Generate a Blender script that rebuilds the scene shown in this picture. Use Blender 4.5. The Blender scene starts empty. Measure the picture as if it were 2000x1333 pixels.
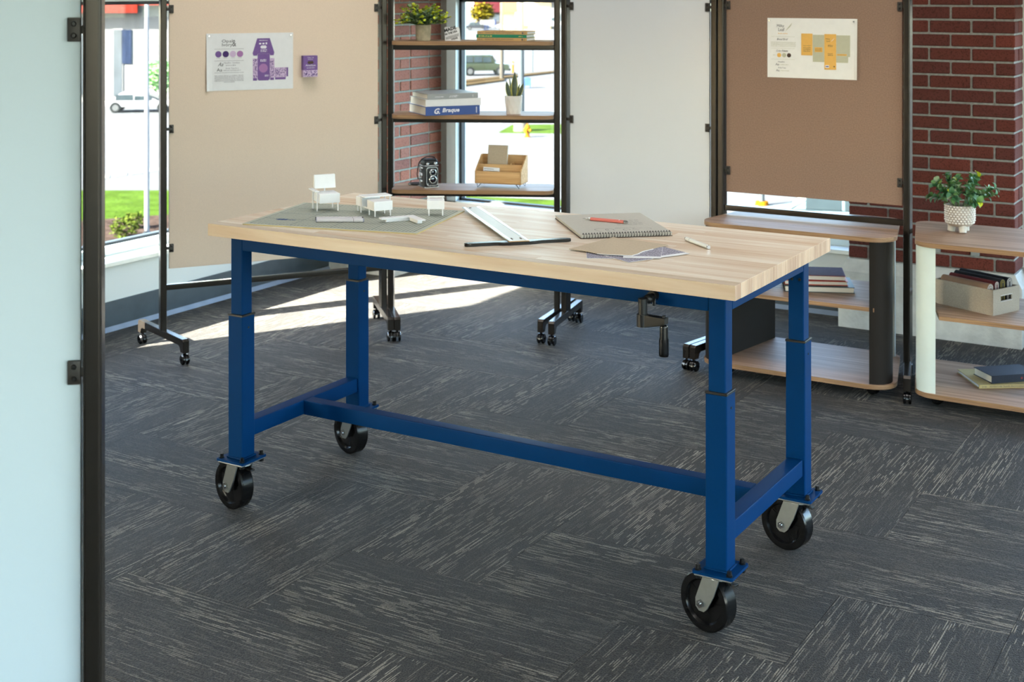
import bpy, bmesh, math, random
from mathutils import Vector, Matrix
random.seed(7)
scene = bpy.context.scene
C = scene.collection
PI = math.pi
H_EYE = 1.72
YAW = 0.5383

# ------------------------------------------------------------------ camera
cam_d = bpy.data.cameras.new('camera')
cam = bpy.data.objects.new('camera', cam_d)
C.objects.link(cam)
cam.location = (0, 0, H_EYE)
cam.rotation_euler = (PI / 2, 0, YAW)
cam_d.sensor_width = 36.0
cam_d.sensor_fit = 'HORIZONTAL'
cam_d.lens = 2674.15 / 2000 * 36.0
cam_d.shift_y = -(666.5 + 23.8) / 2000
cam_d.clip_start = 0.05
cam_d.clip_end = 900
cam_d.dof.use_dof = True
cam_d.dof.focus_distance = 3.7
cam_d.dof.aperture_fstop = 8.0
scene.camera = cam

# ------------------------------------------------------------------ world, sun, exposure
world = bpy.data.worlds.new('world')
scene.world = world
world.use_nodes = True
wn = world.node_tree
wn.nodes.clear()
w_out = wn.nodes.new('ShaderNodeOutputWorld')
w_bg = wn.nodes.new('ShaderNodeBackground')
w_sky = wn.nodes.new('ShaderNodeTexSky')
w_sky.sky_type = 'NISHITA'
w_sky.sun_disc = False
w_sky.sun_elevation = math.radians(29)
w_sky.sun_rotation = math.radians(210)
w_sky.air_density = 1.0
w_sky.dust_density = 1.5
w_bg.inputs['Strength'].default_value = 1.7
wn.links.new(w_sky.outputs[0], w_bg.inputs[0])
wn.links.new(w_bg.outputs[0], w_out.inputs[0])

sun_d = bpy.data.lights.new('sun', 'SUN')
sun_d.energy = 88.0
sun_d.angle = math.radians(0.55)
sun_d.color = (1.0, 0.94, 0.86)
sun = bpy.data.objects.new('sun', sun_d)
C.objects.link(sun)
SUN_TRAVEL = Vector((0.5 * math.cos(math.radians(29)), 0.866 * math.cos(math.radians(29)), -math.sin(math.radians(29))))
sun.rotation_euler = SUN_TRAVEL.to_track_quat('-Z', 'Y').to_euler()
sun.location = (-6, -8, 8)

scene.view_settings.view_transform = 'Standard'
scene.view_settings.look = 'None'
scene.view_settings.gamma = 1.0
scene.view_settings.use_curve_mapping = False
scene.view_settings.exposure = 0.5
try:
    scene.cycles.use_denoising = True
    scene.cycles.denoiser = 'OPENIMAGEDENOISE'
    scene.cycles.max_bounces = 6
    scene.cycles.diffuse_bounces = 3
    scene.cycles.glossy_bounces = 3
    scene.cycles.use_adaptive_sampling = True
    scene.cycles.adaptive_threshold = 0.07
    scene.cycles.adaptive_min_samples = 16
    scene.cycles.transparent_max_bounces = 16
    scene.cycles.caustics_reflective = False
    scene.cycles.caustics_refractive = False
    scene.cycles.sample_clamp_indirect = 6.0
except Exception:
    pass

CEIL_Z = 2.9
# x, y, power factor
CEILING_LIGHTS = [(-3.6, 4.6, 1.0), (-1.2, 4.6, 1.0), (1.2, 4.6, 1.0), (3.2, 4.6, 1.0), (-1.2, 2.0, 0.5), (1.2, 2.0, 1.0), (3.2, 2.0, 1.6), (3.2, -0.6, 1.6)]
CEILING_POWER = 7.0

# ------------------------------------------------------------------ materials
def lin(c):
    out = []
    for v in c[:3]:
        v = v / 255.0
        out.append(v / 12.92 if v <= 0.04045 else ((v + 0.055) / 1.055) ** 2.4)
    return (out[0], out[1], out[2], 1.0)

MATS = {}
def new_mat(name):
    m = bpy.data.materials.new(name)
    m.use_nodes = True
    nt = m.node_tree
    b = nt.nodes.get('Principled BSDF')
    MATS[name] = m
    return m, nt, b

def mat(name, rgb, rough=0.5, metal=0.0, spec=0.5, noise=None, bump=None, coat=0.0, sheen=0.0, stretch=None):
    """plain procedural material; noise=(scale, amount) varies the tone, bump=(scale, strength, distance)"""
    m, nt, b = new_mat(name)
    b.inputs['Roughness'].default_value = rough
    b.inputs['Metallic'].default_value = metal
    b.inputs['Specular IOR Level'].default_value = spec
    b.inputs['Coat Weight'].default_value = coat
    b.inputs['Sheen Weight'].default_value = sheen
    col = lin(rgb)
    b.inputs['Base Color'].default_value = col
    co = None
    if noise or bump:
        tc = nt.nodes.new('ShaderNodeTexCoord')
        mp = nt.nodes.new('ShaderNodeMapping')
        if stretch:
            mp.inputs['Scale'].default_value = stretch
        nt.links.new(tc.outputs['Object'], mp.inputs['Vector'])
        co = mp.outputs['Vector']
    if noise:
        n = nt.nodes.new('ShaderNodeTexNoise')
        n.inputs['Scale'].default_value = noise[0]
        n.inputs['Detail'].default_value = 4
        nt.links.new(co, n.inputs['Vector'])
        r = nt.nodes.new('ShaderNodeValToRGB')
        a = noise[1]
        r.color_ramp.elements[0].position = 0.3
        r.color_ramp.elements[1].position = 0.7
        r.color_ramp.elements[0].color = (max(0, col[0] * (1 - a)), max(0, col[1] * (1 - a)), max(0, col[2] * (1 - a)), 1)
        r.color_ramp.elements[1].color = (min(1, col[0] * (1 + a)), min(1, col[1] * (1 + a)), min(1, col[2] * (1 + a)), 1)
        nt.links.new(n.outputs['Fac'], r.inputs['Fac'])
        nt.links.new(r.outputs['Color'], b.inputs['Base Color'])
    if bump:
        n2 = nt.nodes.new('ShaderNodeTexNoise')
        n2.inputs['Scale'].default_value = bump[0]
        n2.inputs['Detail'].default_value = 3
        nt.links.new(co, n2.inputs['Vector'])
        bp = nt.nodes.new('ShaderNodeBump')
        bp.inputs['Strength'].default_value = bump[1]
        bp.inputs['Distance'].default_value = bump[2] if len(bump) > 2 else 0.002
        nt.links.new(n2.outputs['Fac'], bp.inputs['Height'])
        nt.links.new(bp.outputs['Normal'], b.inputs['Normal'])
    return m

def wood(name, dark, light, rough=0.4, along=(1.2, 26, 26), per_object=0.0, coat=0.0, fine=0.35):
    m, nt, b = new_mat(name)
    N, L = nt.nodes, nt.links
    b.inputs['Roughness'].default_value = rough
    b.inputs['Coat Weight'].default_value = coat
    tc = N.new('ShaderNodeTexCoord')
    oi = N.new('ShaderNodeObjectInfo')
    ad = N.new('ShaderNodeVectorMath'); ad.operation = 'MULTIPLY_ADD'
    ad.inputs[1].default_value = (1, 1, 1)
    sc = N.new('ShaderNodeVectorMath'); sc.operation = 'SCALE'
    sc.inputs[0].default_value = (37.0, 11.0, 23.0)
    L.new(oi.outputs['Random'], sc.inputs['Scale'])
    L.new(tc.outputs['Object'], ad.inputs[0])
    L.new(sc.outputs[0], ad.inputs[2])
    mp = N.new('ShaderNodeMapping')
    mp.inputs['Scale'].default_value = along
    L.new(ad.outputs[0], mp.inputs['Vector'])
    n1 = N.new('ShaderNodeTexNoise')
    n1.inputs['Scale'].default_value = 1.6
    n1.inputs['Detail'].default_value = 5
    n1.inputs['Distortion'].default_value = 0.5
    L.new(mp.outputs[0], n1.inputs['Vector'])
    mp2 = N.new('ShaderNodeMapping')
    mp2.inputs['Scale'].default_value = (along[0] * 3, along[1] * 7, along[2] * 7)
    L.new(ad.outputs[0], mp2.inputs['Vector'])
    n2 = N.new('ShaderNodeTexNoise')
    n2.inputs['Scale'].default_value = 1.0
    n2.inputs['Detail'].default_value = 3
    L.new(mp2.outputs[0], n2.inputs['Vector'])
    mix = N.new('ShaderNodeMath'); mix.operation = 'MULTIPLY_ADD'
    mix.inputs[1].default_value = fine
    L.new(n2.outputs['Fac'], mix.inputs[0])
    L.new(n1.outputs['Fac'], mix.inputs[2])
    last = mix.outputs[0]
    if per_object:
        ma = N.new('ShaderNodeMath'); ma.operation = 'MULTIPLY_ADD'
        ma.inputs[1].default_value = per_object
        L.new(oi.outputs['Random'], ma.inputs[0])
        L.new(last, ma.inputs[2])
        last = ma.outputs[0]
    r = N.new('ShaderNodeValToRGB')
    r.color_ramp.elements[0].position = 0.45 + per_object * 0.25
    r.color_ramp.elements[1].position = 0.85 + per_object * 0.75
    r.color_ramp.elements[0].color = lin(light)
    r.color_ramp.elements[1].color = lin(dark)
    L.new(last, r.inputs['Fac'])
    L.new(r.outputs[0], b.inputs['Base Color'])
    bp = N.new('ShaderNodeBump')
    bp.inputs['Strength'].default_value = 0.08
    bp.inputs['Distance'].default_value = 0.001
    L.new(n2.outputs['Fac'], bp.inputs['Height'])
    L.new(bp.outputs[0], b.inputs['Normal'])
    return m

def carpet_mat(name):
    m, nt, b = new_mat(name)
    N, L = nt.nodes, nt.links
    b.inputs['Roughness'].default_value = 0.75
    b.inputs['Specular IOR Level'].default_value = 0.22
    b.inputs['Sheen Weight'].default_value = 0.06
    tc = N.new('ShaderNodeTexCoord')
    oi = N.new('ShaderNodeObjectInfo')
    sc = N.new('ShaderNodeVectorMath'); sc.operation = 'SCALE'
    sc.inputs[0].default_value = (31.0, 17.0, 5.0)
    L.new(oi.outputs['Random'], sc.inputs['Scale'])
    ad = N.new('ShaderNodeVectorMath'); ad.operation = 'ADD'
    L.new(tc.outputs['Object'], ad.inputs[0]); L.new(sc.outputs[0], ad.inputs[1])
    def noise(scale, detail, lo, hi, sval=1.0, rough=0.5):
        mp = N.new('ShaderNodeMapping'); mp.inputs['Scale'].default_value = scale
        L.new(ad.outputs[0], mp.inputs['Vector'])
        n = N.new('ShaderNodeTexNoise'); n.inputs['Scale'].default_value = sval
        n.inputs['Detail'].default_value = detail; n.inputs['Roughness'].default_value = rough
        L.new(mp.outputs[0], n.inputs['Vector'])
        mr = N.new('ShaderNodeMapRange'); mr.inputs['From Min'].default_value = lo; mr.inputs['From Max'].default_value = hi
        L.new(n.outputs['Fac'], mr.inputs['Value'])
        return mr.outputs[0], n.outputs['Fac']
    def math_(op, x, y=None):
        n = N.new('ShaderNodeMath'); n.operation = op
        for k, v in ((0, x), (1, y)):
            if v is None: continue
            if isinstance(v, (int, float)): n.inputs[k].default_value = v
            else: L.new(v, n.inputs[k])
        return n.outputs[0]
    sep = N.new('ShaderNodeSeparateXYZ'); L.new(ad.outputs[0], sep.inputs[0])
    def dashes(pitch, freq, lo, hi, wlo, whi):
        """rows of tufted yarn: each row switches to the pale yarn for random lengths"""
        r = math_('DIVIDE', sep.outputs['Y'], pitch)
        row = math_('FLOOR', r); fr = math_('FRACT', r)
        cmb = N.new('ShaderNodeCombineXYZ')
        L.new(math_('MULTIPLY', sep.outputs['X'], freq), cmb.inputs['X']); L.new(math_('MULTIPLY', row, 7.37), cmb.inputs['Y'])
        nn = N.new('ShaderNodeTexNoise'); nn.inputs['Scale'].default_value = 1.0; nn.inputs['Detail'].default_value = 1.0
        L.new(cmb.outputs[0], nn.inputs['Vector'])
        m1 = N.new('ShaderNodeMapRange'); m1.inputs['From Min'].default_value = lo; m1.inputs['From Max'].default_value = hi
        L.new(nn.outputs['Fac'], m1.inputs['Value'])
        tri = math_('ABSOLUTE', math_('SUBTRACT', fr, 0.5))
        m2 = N.new('ShaderNodeMapRange'); m2.inputs['From Min'].default_value = whi; m2.inputs['From Max'].default_value = wlo
        L.new(tri, m2.inputs['Value'])
        return math_('MULTIPLY', m1.outputs[0], m2.outputs[0]), tri
    d1, tri1 = dashes(0.0066, 11.0, 0.53, 0.575, 0.13, 0.30)
    d2, _t = dashes(0.0145, 5.0, 0.53, 0.60, 0.07, 0.17)
    clus, _ = noise((1.6, 9, 1), 2.0, 0.40, 0.66)
    loops, loops_raw = noise((210, 270, 1), 1.5, 0.36, 0.64)
    soft, _ = noise((4, 30, 1), 3.0, 0.3, 0.7)
    cl2 = N.new('ShaderNodeMapRange'); cl2.inputs['To Min'].default_value = 0.12
    L.new(clus, cl2.inputs['Value'])
    mu = N.new('ShaderNodeMath'); mu.operation = 'MULTIPLY'
    L.new(math_('MAXIMUM', d1, math_('MULTIPLY', d2, 0.8)), mu.inputs[0]); L.new(cl2.outputs[0], mu.inputs[1])
    lm = N.new('ShaderNodeMapRange'); lm.inputs['To Min'].default_value = 0.45
    L.new(loops, lm.inputs['Value'])
    mu2 = N.new('ShaderNodeMath'); mu2.operation = 'MULTIPLY'
    L.new(mu.outputs[0], mu2.inputs[0]); L.new(lm.outputs[0], mu2.inputs[1])
    base = N.new('ShaderNodeMixRGB')
    base.inputs['Color1'].default_value = lin((56, 51, 47)); base.inputs['Color2'].default_value = lin((67, 61, 55))
    L.new(soft, base.inputs['Fac'])
    base2 = N.new('ShaderNodeMixRGB'); base2.blend_type = 'MULTIPLY'; base2.inputs['Fac'].default_value = 1.0
    L.new(base.outputs[0], base2.inputs['Color1'])
    lr = N.new('ShaderNodeValToRGB')
    lr.color_ramp.elements[0].color = (0.22, 0.22, 0.22, 1); lr.color_ramp.elements[1].color = (1.0, 1.0, 1.0, 1)
    L.new(loops, lr.inputs['Fac']); L.new(lr.outputs[0], base2.inputs['Color2'])
    fin = N.new('ShaderNodeMixRGB'); fin.inputs['Color2'].default_value = lin((176, 165, 147))
    L.new(mu2.outputs[0], fin.inputs['Fac']); L.new(base2.outputs[0], fin.inputs['Color1'])
    tone = N.new('ShaderNodeMixRGB'); tone.blend_type = 'MULTIPLY'; tone.inputs['Fac'].default_value = 1.0
    tr = N.new('ShaderNodeMapRange'); tr.inputs['To Min'].default_value = 0.86; tr.inputs['To Max'].default_value = 1.06
    L.new(oi.outputs['Random'], tr.inputs['Value'])
    L.new(fin.outputs[0], tone.inputs['Color1']); L.new(tr.outputs[0], tone.inputs['Color2'])
    L.new(tone.outputs[0], b.inputs['Base Color'])
    add = N.new('ShaderNodeMath'); add.operation = 'ADD'
    L.new(loops_raw, add.inputs[0]); L.new(mu.outputs[0], add.inputs[1])
    bp = N.new('ShaderNodeBump'); bp.inputs['Strength'].default_value = 0.7; bp.inputs['Distance'].default_value = 0.004
    L.new(add.outputs[0], bp.inputs['Height']); L.new(bp.outputs[0], b.inputs['Normal'])
    return m

def brick_mat(name, c1, c2, c3):
    m, nt, b = new_mat(name)
    N, L = nt.nodes, nt.links
    b.inputs['Roughness'].default_value = 0.9
    b.inputs['Specular IOR Level'].default_value = 0.2
    oi = N.new('ShaderNodeObjectInfo')
    r = N.new('ShaderNodeValToRGB')
    r.color_ramp.elements[0].color = lin(c1); r.color_ramp.elements[1].color = lin(c2)
    e = r.color_ramp.elements.new(0.55); e.color = lin(c3)
    L.new(oi.outputs['Random'], r.inputs['Fac'])
    tc = N.new('ShaderNodeTexCoord')
    ge = N.new('ShaderNodeNewGeometry')
    n = N.new('ShaderNodeTexNoise'); n.inputs['Scale'].default_value = 160; n.inputs['Detail'].default_value = 4
    L.new(ge.outputs['Position'], n.inputs['Vector'])
    rr = N.new('ShaderNodeValToRGB')
    rr.color_ramp.elements[0].position = 0.32; rr.color_ramp.elements[0].color = (0.35, 0.33, 0.33, 1)
    rr.color_ramp.elements[1].position = 0.48; rr.color_ramp.elements[1].color = (1, 1, 1, 1)
    L.new(n.outputs['Fac'], rr.inputs['Fac'])
    mx = N.new('ShaderNodeMixRGB'); mx.blend_type = 'MULTIPLY'; mx.inputs['Fac'].default_value = 0.8
    L.new(r.outputs[0], mx.inputs['Color1']); L.new(rr.outputs[0], mx.inputs['Color2'])
    L.new(mx.outputs[0], b.inputs['Base Color'])
    bp = N.new('ShaderNodeBump'); bp.inputs['Strength'].default_value = 0.5; bp.inputs['Distance'].default_value = 0.003
    L.new(n.outputs['Fac'], bp.inputs['Height']); L.new(bp.outputs[0], b.inputs['Normal'])
    return m

def glass_mat(name, tint=(1, 1, 1), gloss=0.06):
    m = bpy.data.materials.new(name); m.use_nodes = True
    nt = m.node_tree; nt.nodes.clear(); N, L = nt.nodes, nt.links
    o = N.new('ShaderNodeOutputMaterial'); t = N.new('ShaderNodeBsdfTransparent'); g = N.new('ShaderNodeBsdfGlossy')
    t.inputs[0].default_value = (*tint, 1); g.inputs['Roughness'].default_value = 0.02
    f = N.new('ShaderNodeLayerWeight'); f.inputs['Blend'].default_value = 0.15
    mr = N.new('ShaderNodeMapRange'); mr.inputs['To Min'].default_value = gloss * 0.5; mr.inputs['To Max'].default_value = 0.25
    L.new(f.outputs['Fresnel'], mr.inputs['Value'])
    mx = N.new('ShaderNodeMixShader')
    L.new(mr.outputs[0], mx.inputs[0]); L.new(t.outputs[0], mx.inputs[1]); L.new(g.outputs[0], mx.inputs[2]); L.new(mx.outputs[0], o.inputs[0])
    MATS[name] = m
    return m

def emit_mat(name, rgb, strength):
    m = bpy.data.materials.new(name); m.use_nodes = True
    nt = m.node_tree; nt.nodes.clear()
    o = nt.nodes.new('ShaderNodeOutputMaterial'); e = nt.nodes.new('ShaderNodeEmission')
    e.inputs[0].default_value = lin(rgb); e.inputs[1].default_value = strength
    nt.links.new(e.outputs[0], o.inputs[0]); MATS[name] = m
    return m

carpet_mat('carpet')
mat('carpet_plain', (84, 85, 84), 0.95, noise=(180, 0.35), bump=(260, 0.5, 0.004))
mat('wall_paint', (204, 206, 201), 0.7, bump=(220, 0.08, 0.001))
mat('ceiling_paint', (222, 222, 218), 0.9, noise=(40, 0.03))
mat('sill_paint', (226, 226, 216), 0.5, noise=(30, 0.03))
mat('jamb_grey', (140, 142, 138), 0.6, noise=(20, 0.03))
mat('cove_base', (58, 68, 74), 0.45, noise=(12, 0.15))
mat('cove_toe_lit', (120, 130, 145), 0.45, noise=(12, 0.1))  # toe of the same vinyl, the light it catches put into a paler colour
mat('frame_alu', (200, 214, 216), 0.4, 0.1, noise=(20, 0.02))
mat('gasket', (24, 30, 36), 0.6, noise=(30, 0.1))
glass_mat('window_glass', (0.97, 1.0, 0.99))
brick_mat('brick_red', (104, 54, 44), (116, 58, 46), (94, 52, 46))
brick_mat('brick_brown', (156, 112, 100), (138, 98, 90), (160, 108, 92))
mat('mortar', (140, 138, 131), 0.95, noise=(60, 0.22), bump=(90, 0.6, 0.004))
mat('mortar_green', (138, 148, 140), 0.95, noise=(60, 0.15), bump=(90, 0.6, 0.004))
mat('concrete', (196, 194, 186), 0.9, noise=(14, 0.14), bump=(70, 0.5, 0.004))
emit_mat('light_diffuser', (255, 246, 232), 3.0)

mat('blue_paint', (0, 48, 94), 0.48, 0.0, 0.06, bump=(500, 0.05, 0.0005), noise=(8, 0.04))
mat('black_plastic', (15, 15, 16), 0.42, noise=(90, 0.15))
mat('black_gloss', (12, 12, 13), 0.2, noise=(60, 0.1))
mat('black_bolt', (20, 20, 20), 0.35, 0.3, noise=(60, 0.1))
mat('zinc', (142, 145, 143), 0.42, 0.85, noise=(50, 0.06))
mat('chrome', (210, 212, 214), 0.14, 1.0, noise=(50, 0.02))
mat('bronze_metal', (48, 43, 38), 0.26, 0.5, noise=(40, 0.05))
mat('clip_metal', (62, 58, 54), 0.45, 0.3, noise=(40, 0.05))
wood('maple', (210, 180, 150), (240, 228, 212), 0.38, (1.5, 22, 22), per_object=0.30, fine=0.25)
wood('maple_end', (176, 140, 116), (212, 180, 154), 0.6, (40, 30, 3), per_object=0.4, fine=0.3)
wood('maple_face', (192, 166, 140), (214, 199, 181), 0.45, (1.1, 12, 12), per_object=0.0, fine=0.3)
wood('oak_laminate', (146, 114, 90), (194, 160, 132), 0.55, (0.9, 24, 24), fine=0.5)
wood('oak_edge', (132, 98, 68), (176, 138, 100), 0.5, (3, 14, 160), fine=0.4)
wood('bamboo', (196, 150, 96), (226, 186, 132), 0.45, (2, 30, 60), fine=0.4)
mat('tan_felt', (229, 208, 188), 0.95, noise=(300, 0.05), bump=(420, 0.25, 0.001))
mat('brown_felt', (144, 116, 98), 0.95, noise=(170, 0.14), bump=(300, 0.3, 0.001))
mat('whiteboard', (214, 217, 222), 0.22, noise=(2, 0.02))
mat('whiteboard_teal', (222, 236, 242), 0.5, noise=(2, 0.02))
mat('foil_edge', (205, 210, 214), 0.4, noise=(30, 0.02))
mat('panel_white', (214, 224, 216), 0.45, noise=(12, 0.02))
mat('panel_dark', (36, 31, 27), 0.6, 0.0, 0.15, noise=(12, 0.05))
mat('paper_white', (232, 232, 234), 0.8, noise=(30, 0.02))
mat('paper_warm', (238, 236, 230), 0.8, noise=(30, 0.02))
mat('page_edge', (222, 216, 204), 0.9, noise=(220, 0.12), stretch=(1, 1, 40))
mat('model_white', (238, 238, 241), 0.7, noise=(30, 0.02))
mat('kraft', (190, 172, 148), 0.85, noise=(160, 0.06), bump=(300, 0.15, 0.001))
mat('greyboard', (186, 182, 172), 0.9, noise=(200, 0.05))
mat('ink_grey', (92, 88, 92), 0.8, noise=(60, 0.05))
mat('ink_light', (160, 156, 162), 0.8, noise=(60, 0.05))
mat('ink_black', (28, 28, 30), 0.7, noise=(60, 0.05))
mat('ink_white', (236, 232, 240), 0.7, noise=(60, 0.02))
mat('purple', (118, 86, 150), 0.7, noise=(60, 0.04))
mat('purple_dark', (66, 38, 104), 0.7, noise=(60, 0.04))
mat('purple_pale', (206, 182, 212), 0.7, noise=(60, 0.03))
mat('purple_rose', (168, 118, 172), 0.7, noise=(60, 0.03))
mat('amber', (232, 180, 92), 0.75, noise=(60, 0.03))
mat('sage', (190, 188, 162), 0.75, noise=(60, 0.03))
mat('umber', (78, 60, 50), 0.75, noise=(60, 0.04))
mat('print_blue', (60, 84, 130), 0.75, noise=(60, 0.04))
mat('mat_green', (188, 190, 174), 0.75, noise=(200, 0.05))
mat('mat_line', (96, 110, 114), 0.75, noise=(80, 0.04))
mat('mat_edge', (190, 172, 120), 0.8, noise=(60, 0.05))
mat('book_blue', (18, 62, 138), 0.4, noise=(60, 0.05))
mat('book_white', (228, 226, 226), 0.5, noise=(60, 0.02))
mat('book_grey', (150, 152, 152), 0.45, noise=(60, 0.03))
mat('book_tan', (196, 158, 104), 0.6, noise=(60, 0.05))
mat('book_khaki', (186, 166, 112), 0.6, noise=(60, 0.05))
mat('book_green', (22, 126, 92), 0.5, noise=(60, 0.05))
mat('book_teal', (22, 50, 58), 0.5, noise=(60, 0.08))
mat('book_purple', (88, 70, 90), 0.85, 0.0, 0.1, noise=(60, 0.08))
mat('book_red', (132, 26, 22), 0.5, noise=(60, 0.06))
mat('book_orange', (188, 62, 30), 0.5, noise=(60, 0.06))
mat('book_navy', (20, 28, 44), 0.55, noise=(60, 0.08))
mat('yellow_ink', (226, 206, 110), 0.6, noise=(60, 0.04))
mat('red_ink', (140, 40, 40), 0.6, noise=(60, 0.04))
mat('coral', (208, 110, 100), 0.5, noise=(60, 0.03))
mat('grey_marker', (204, 200, 206), 0.4, noise=(60, 0.02))
mat('marker_cap_dark', (58, 56, 62), 0.4, noise=(60, 0.05))
mat('marker_cap_light', (150, 152, 172), 0.4, noise=(60, 0.03))
mat('alu_brushed', (226, 226, 222), 0.4, 0.35, noise=(80, 0.03), stretch=(1, 12, 1))
mat('concrete_pot', (178, 166, 142), 0.9, noise=(40, 0.2), bump=(90, 0.5, 0.003))
mat('ceramic_white', (226, 220, 214), 0.4, noise=(20, 0.03))
mat('ceramic_foot', (206, 200, 190), 0.6, noise=(60, 0.06))
mat('ceramic_dimple', (176, 164, 152), 0.7, noise=(60, 0.06))
mat('soil', (44, 36, 30), 0.95, noise=(120, 0.4), bump=(120, 0.8, 0.005))
mat('leaf_dark', (58, 104, 62), 0.5, noise=(40, 0.2), spec=0.4)
mat('leaf_mid', (94, 134, 76), 0.5, noise=(40, 0.2), spec=0.4)
mat('leaf_grey', (130, 152, 112), 0.55, noise=(40, 0.2), spec=0.4)
mat('leaf_blue', (84, 130, 96), 0.5, noise=(40, 0.2), spec=0.4)
mat('leaf_bright', (192, 204, 50), 0.5, noise=(40, 0.15), spec=0.4)
mat('stem', (92, 110, 66), 0.6, noise=(40, 0.2))
mat('snake_leaf', (62, 76, 58), 0.45, noise=(26, 0.45), stretch=(1, 1, 2.4))
mat('snake_edge', (190, 182, 92), 0.5, noise=(40, 0.1))
mat('leatherette', (18, 18, 19), 0.5, noise=(300, 0.3), bump=(400, 0.5, 0.001))
mat('camera_chrome', (196, 198, 200), 0.22, 0.9, noise=(40, 0.03))
mat('lens_glass', (14, 22, 44), 0.05, 0.0, 0.8, coat=1.0, noise=(30, 0.2))
mat('bin_fabric', (168, 156, 142), 0.95, noise=(260, 0.14), bump=(380, 0.5, 0.002))
mat('fabric_brown', (142, 112, 92), 0.9, noise=(14, 0.12))
mat('fabric_dark', (26, 28, 36), 0.9, noise=(16, 0.4))
mat('fabric_red', (92, 30, 34), 0.9, noise=(16, 0.3))
mat('fabric_olive', (120, 104, 40), 0.9, noise=(16, 0.3))
mat('fabric_lining', (186, 178, 172), 0.9, noise=(60, 0.1))
mat('speckle_print', (150, 146, 160), 0.85, noise=(240, 0.7))

# outdoors
mat('asphalt', (62, 63, 64), 0.9, 0.0, 0.0, noise=(0.2, 0.08))
mat('pavement', (70, 68, 62), 0.9, 0.0, 0.0, noise=(0.4, 0.06))
mat('kerb_tan', (46, 38, 26), 0.9, 0.0, 0.0, noise=(0.6, 0.12))
mat('lawn', (38, 52, 16), 0.95, 0.0, 0.0, noise=(1.2, 0.25), bump=(6, 0.8, 0.05))
mat('mulch', (42, 34, 30), 0.95, 0.0, 0.0, noise=(2.5, 0.4), bump=(6, 0.8, 0.05))
mat('road_paint', (84, 84, 82), 0.8, 0.0, 0.0, noise=(1, 0.05))
mat('suv_green', (24, 30, 17), 0.3, 0.1, noise=(2, 0.05))
mat('car_white', (99, 99, 100), 0.3, 0.0, 0.0, noise=(2, 0.03))
mat('car_dark', (16, 18, 22), 0.3, noise=(2, 0.05))
mat('car_teal', (64, 76, 80), 0.5, 0.0, 0.0, noise=(2, 0.05))
mat('car_glass', (27, 35, 38), 0.12, 0.0, 0.7, noise=(2, 0.1))
mat('tyre', (19, 21, 21), 0.8, 0.0, 0.0, noise=(6, 0.1))
mat('hub_grey', (69, 70, 70), 0.4, 0.5, 0.0, noise=(6, 0.05))
mat('wood_pole', (51, 48, 43), 0.9, 0.0, 0.0, noise=(4, 0.15))
mat('steel_pole', (51, 56, 58), 0.6, 0.2, 0.0, noise=(3, 0.05))
mat('white_render', (81, 81, 80), 0.8, 0.0, 0.0, noise=(0.6, 0.03))
mat('red_fascia', (69, 19, 13), 0.6, 0.0, 0.0, noise=(0.8, 0.06))
mat('red_roof', (44, 16, 19), 0.8, 0.0, 0.0, noise=(0.6, 0.2))
mat('wall_greige', (45, 43, 43), 0.8, 0.0, 0.0, noise=(0.5, 0.1))
mat('shop_glass', (39, 44, 48), 0.2, noise=(0.8, 0.3))
mat('poster_blue', (21, 27, 40), 0.6, 0.0, 0.0, noise=(3, 0.3))
mat('autumn_leaf', (74, 66, 14), 0.9, 0.0, 0.0, noise=(2, 0.25))
mat('bark', (50, 43, 36), 0.95, 0.0, 0.0, noise=(3, 0.2))
mat('hydrant_yellow', (96, 60, 8), 0.6, 0.0, 0.0, noise=(6, 0.1))
mat('mailbox_blue', (40, 58, 84), 0.5, 0.0, 0.0, noise=(3, 0.06))
mat('sign_blue', (12, 26, 55), 0.5, 0.0, 0.0, noise=(3, 0.06))
mat('shrub_green', (46, 54, 18), 0.9, 0.0, 0.0, noise=(3, 0.3))

# ------------------------------------------------------------------ mesh helpers
def link(o, parent=None):
    C.objects.link(o)
    if parent is not None:
        o.parent = parent
    return o

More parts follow.
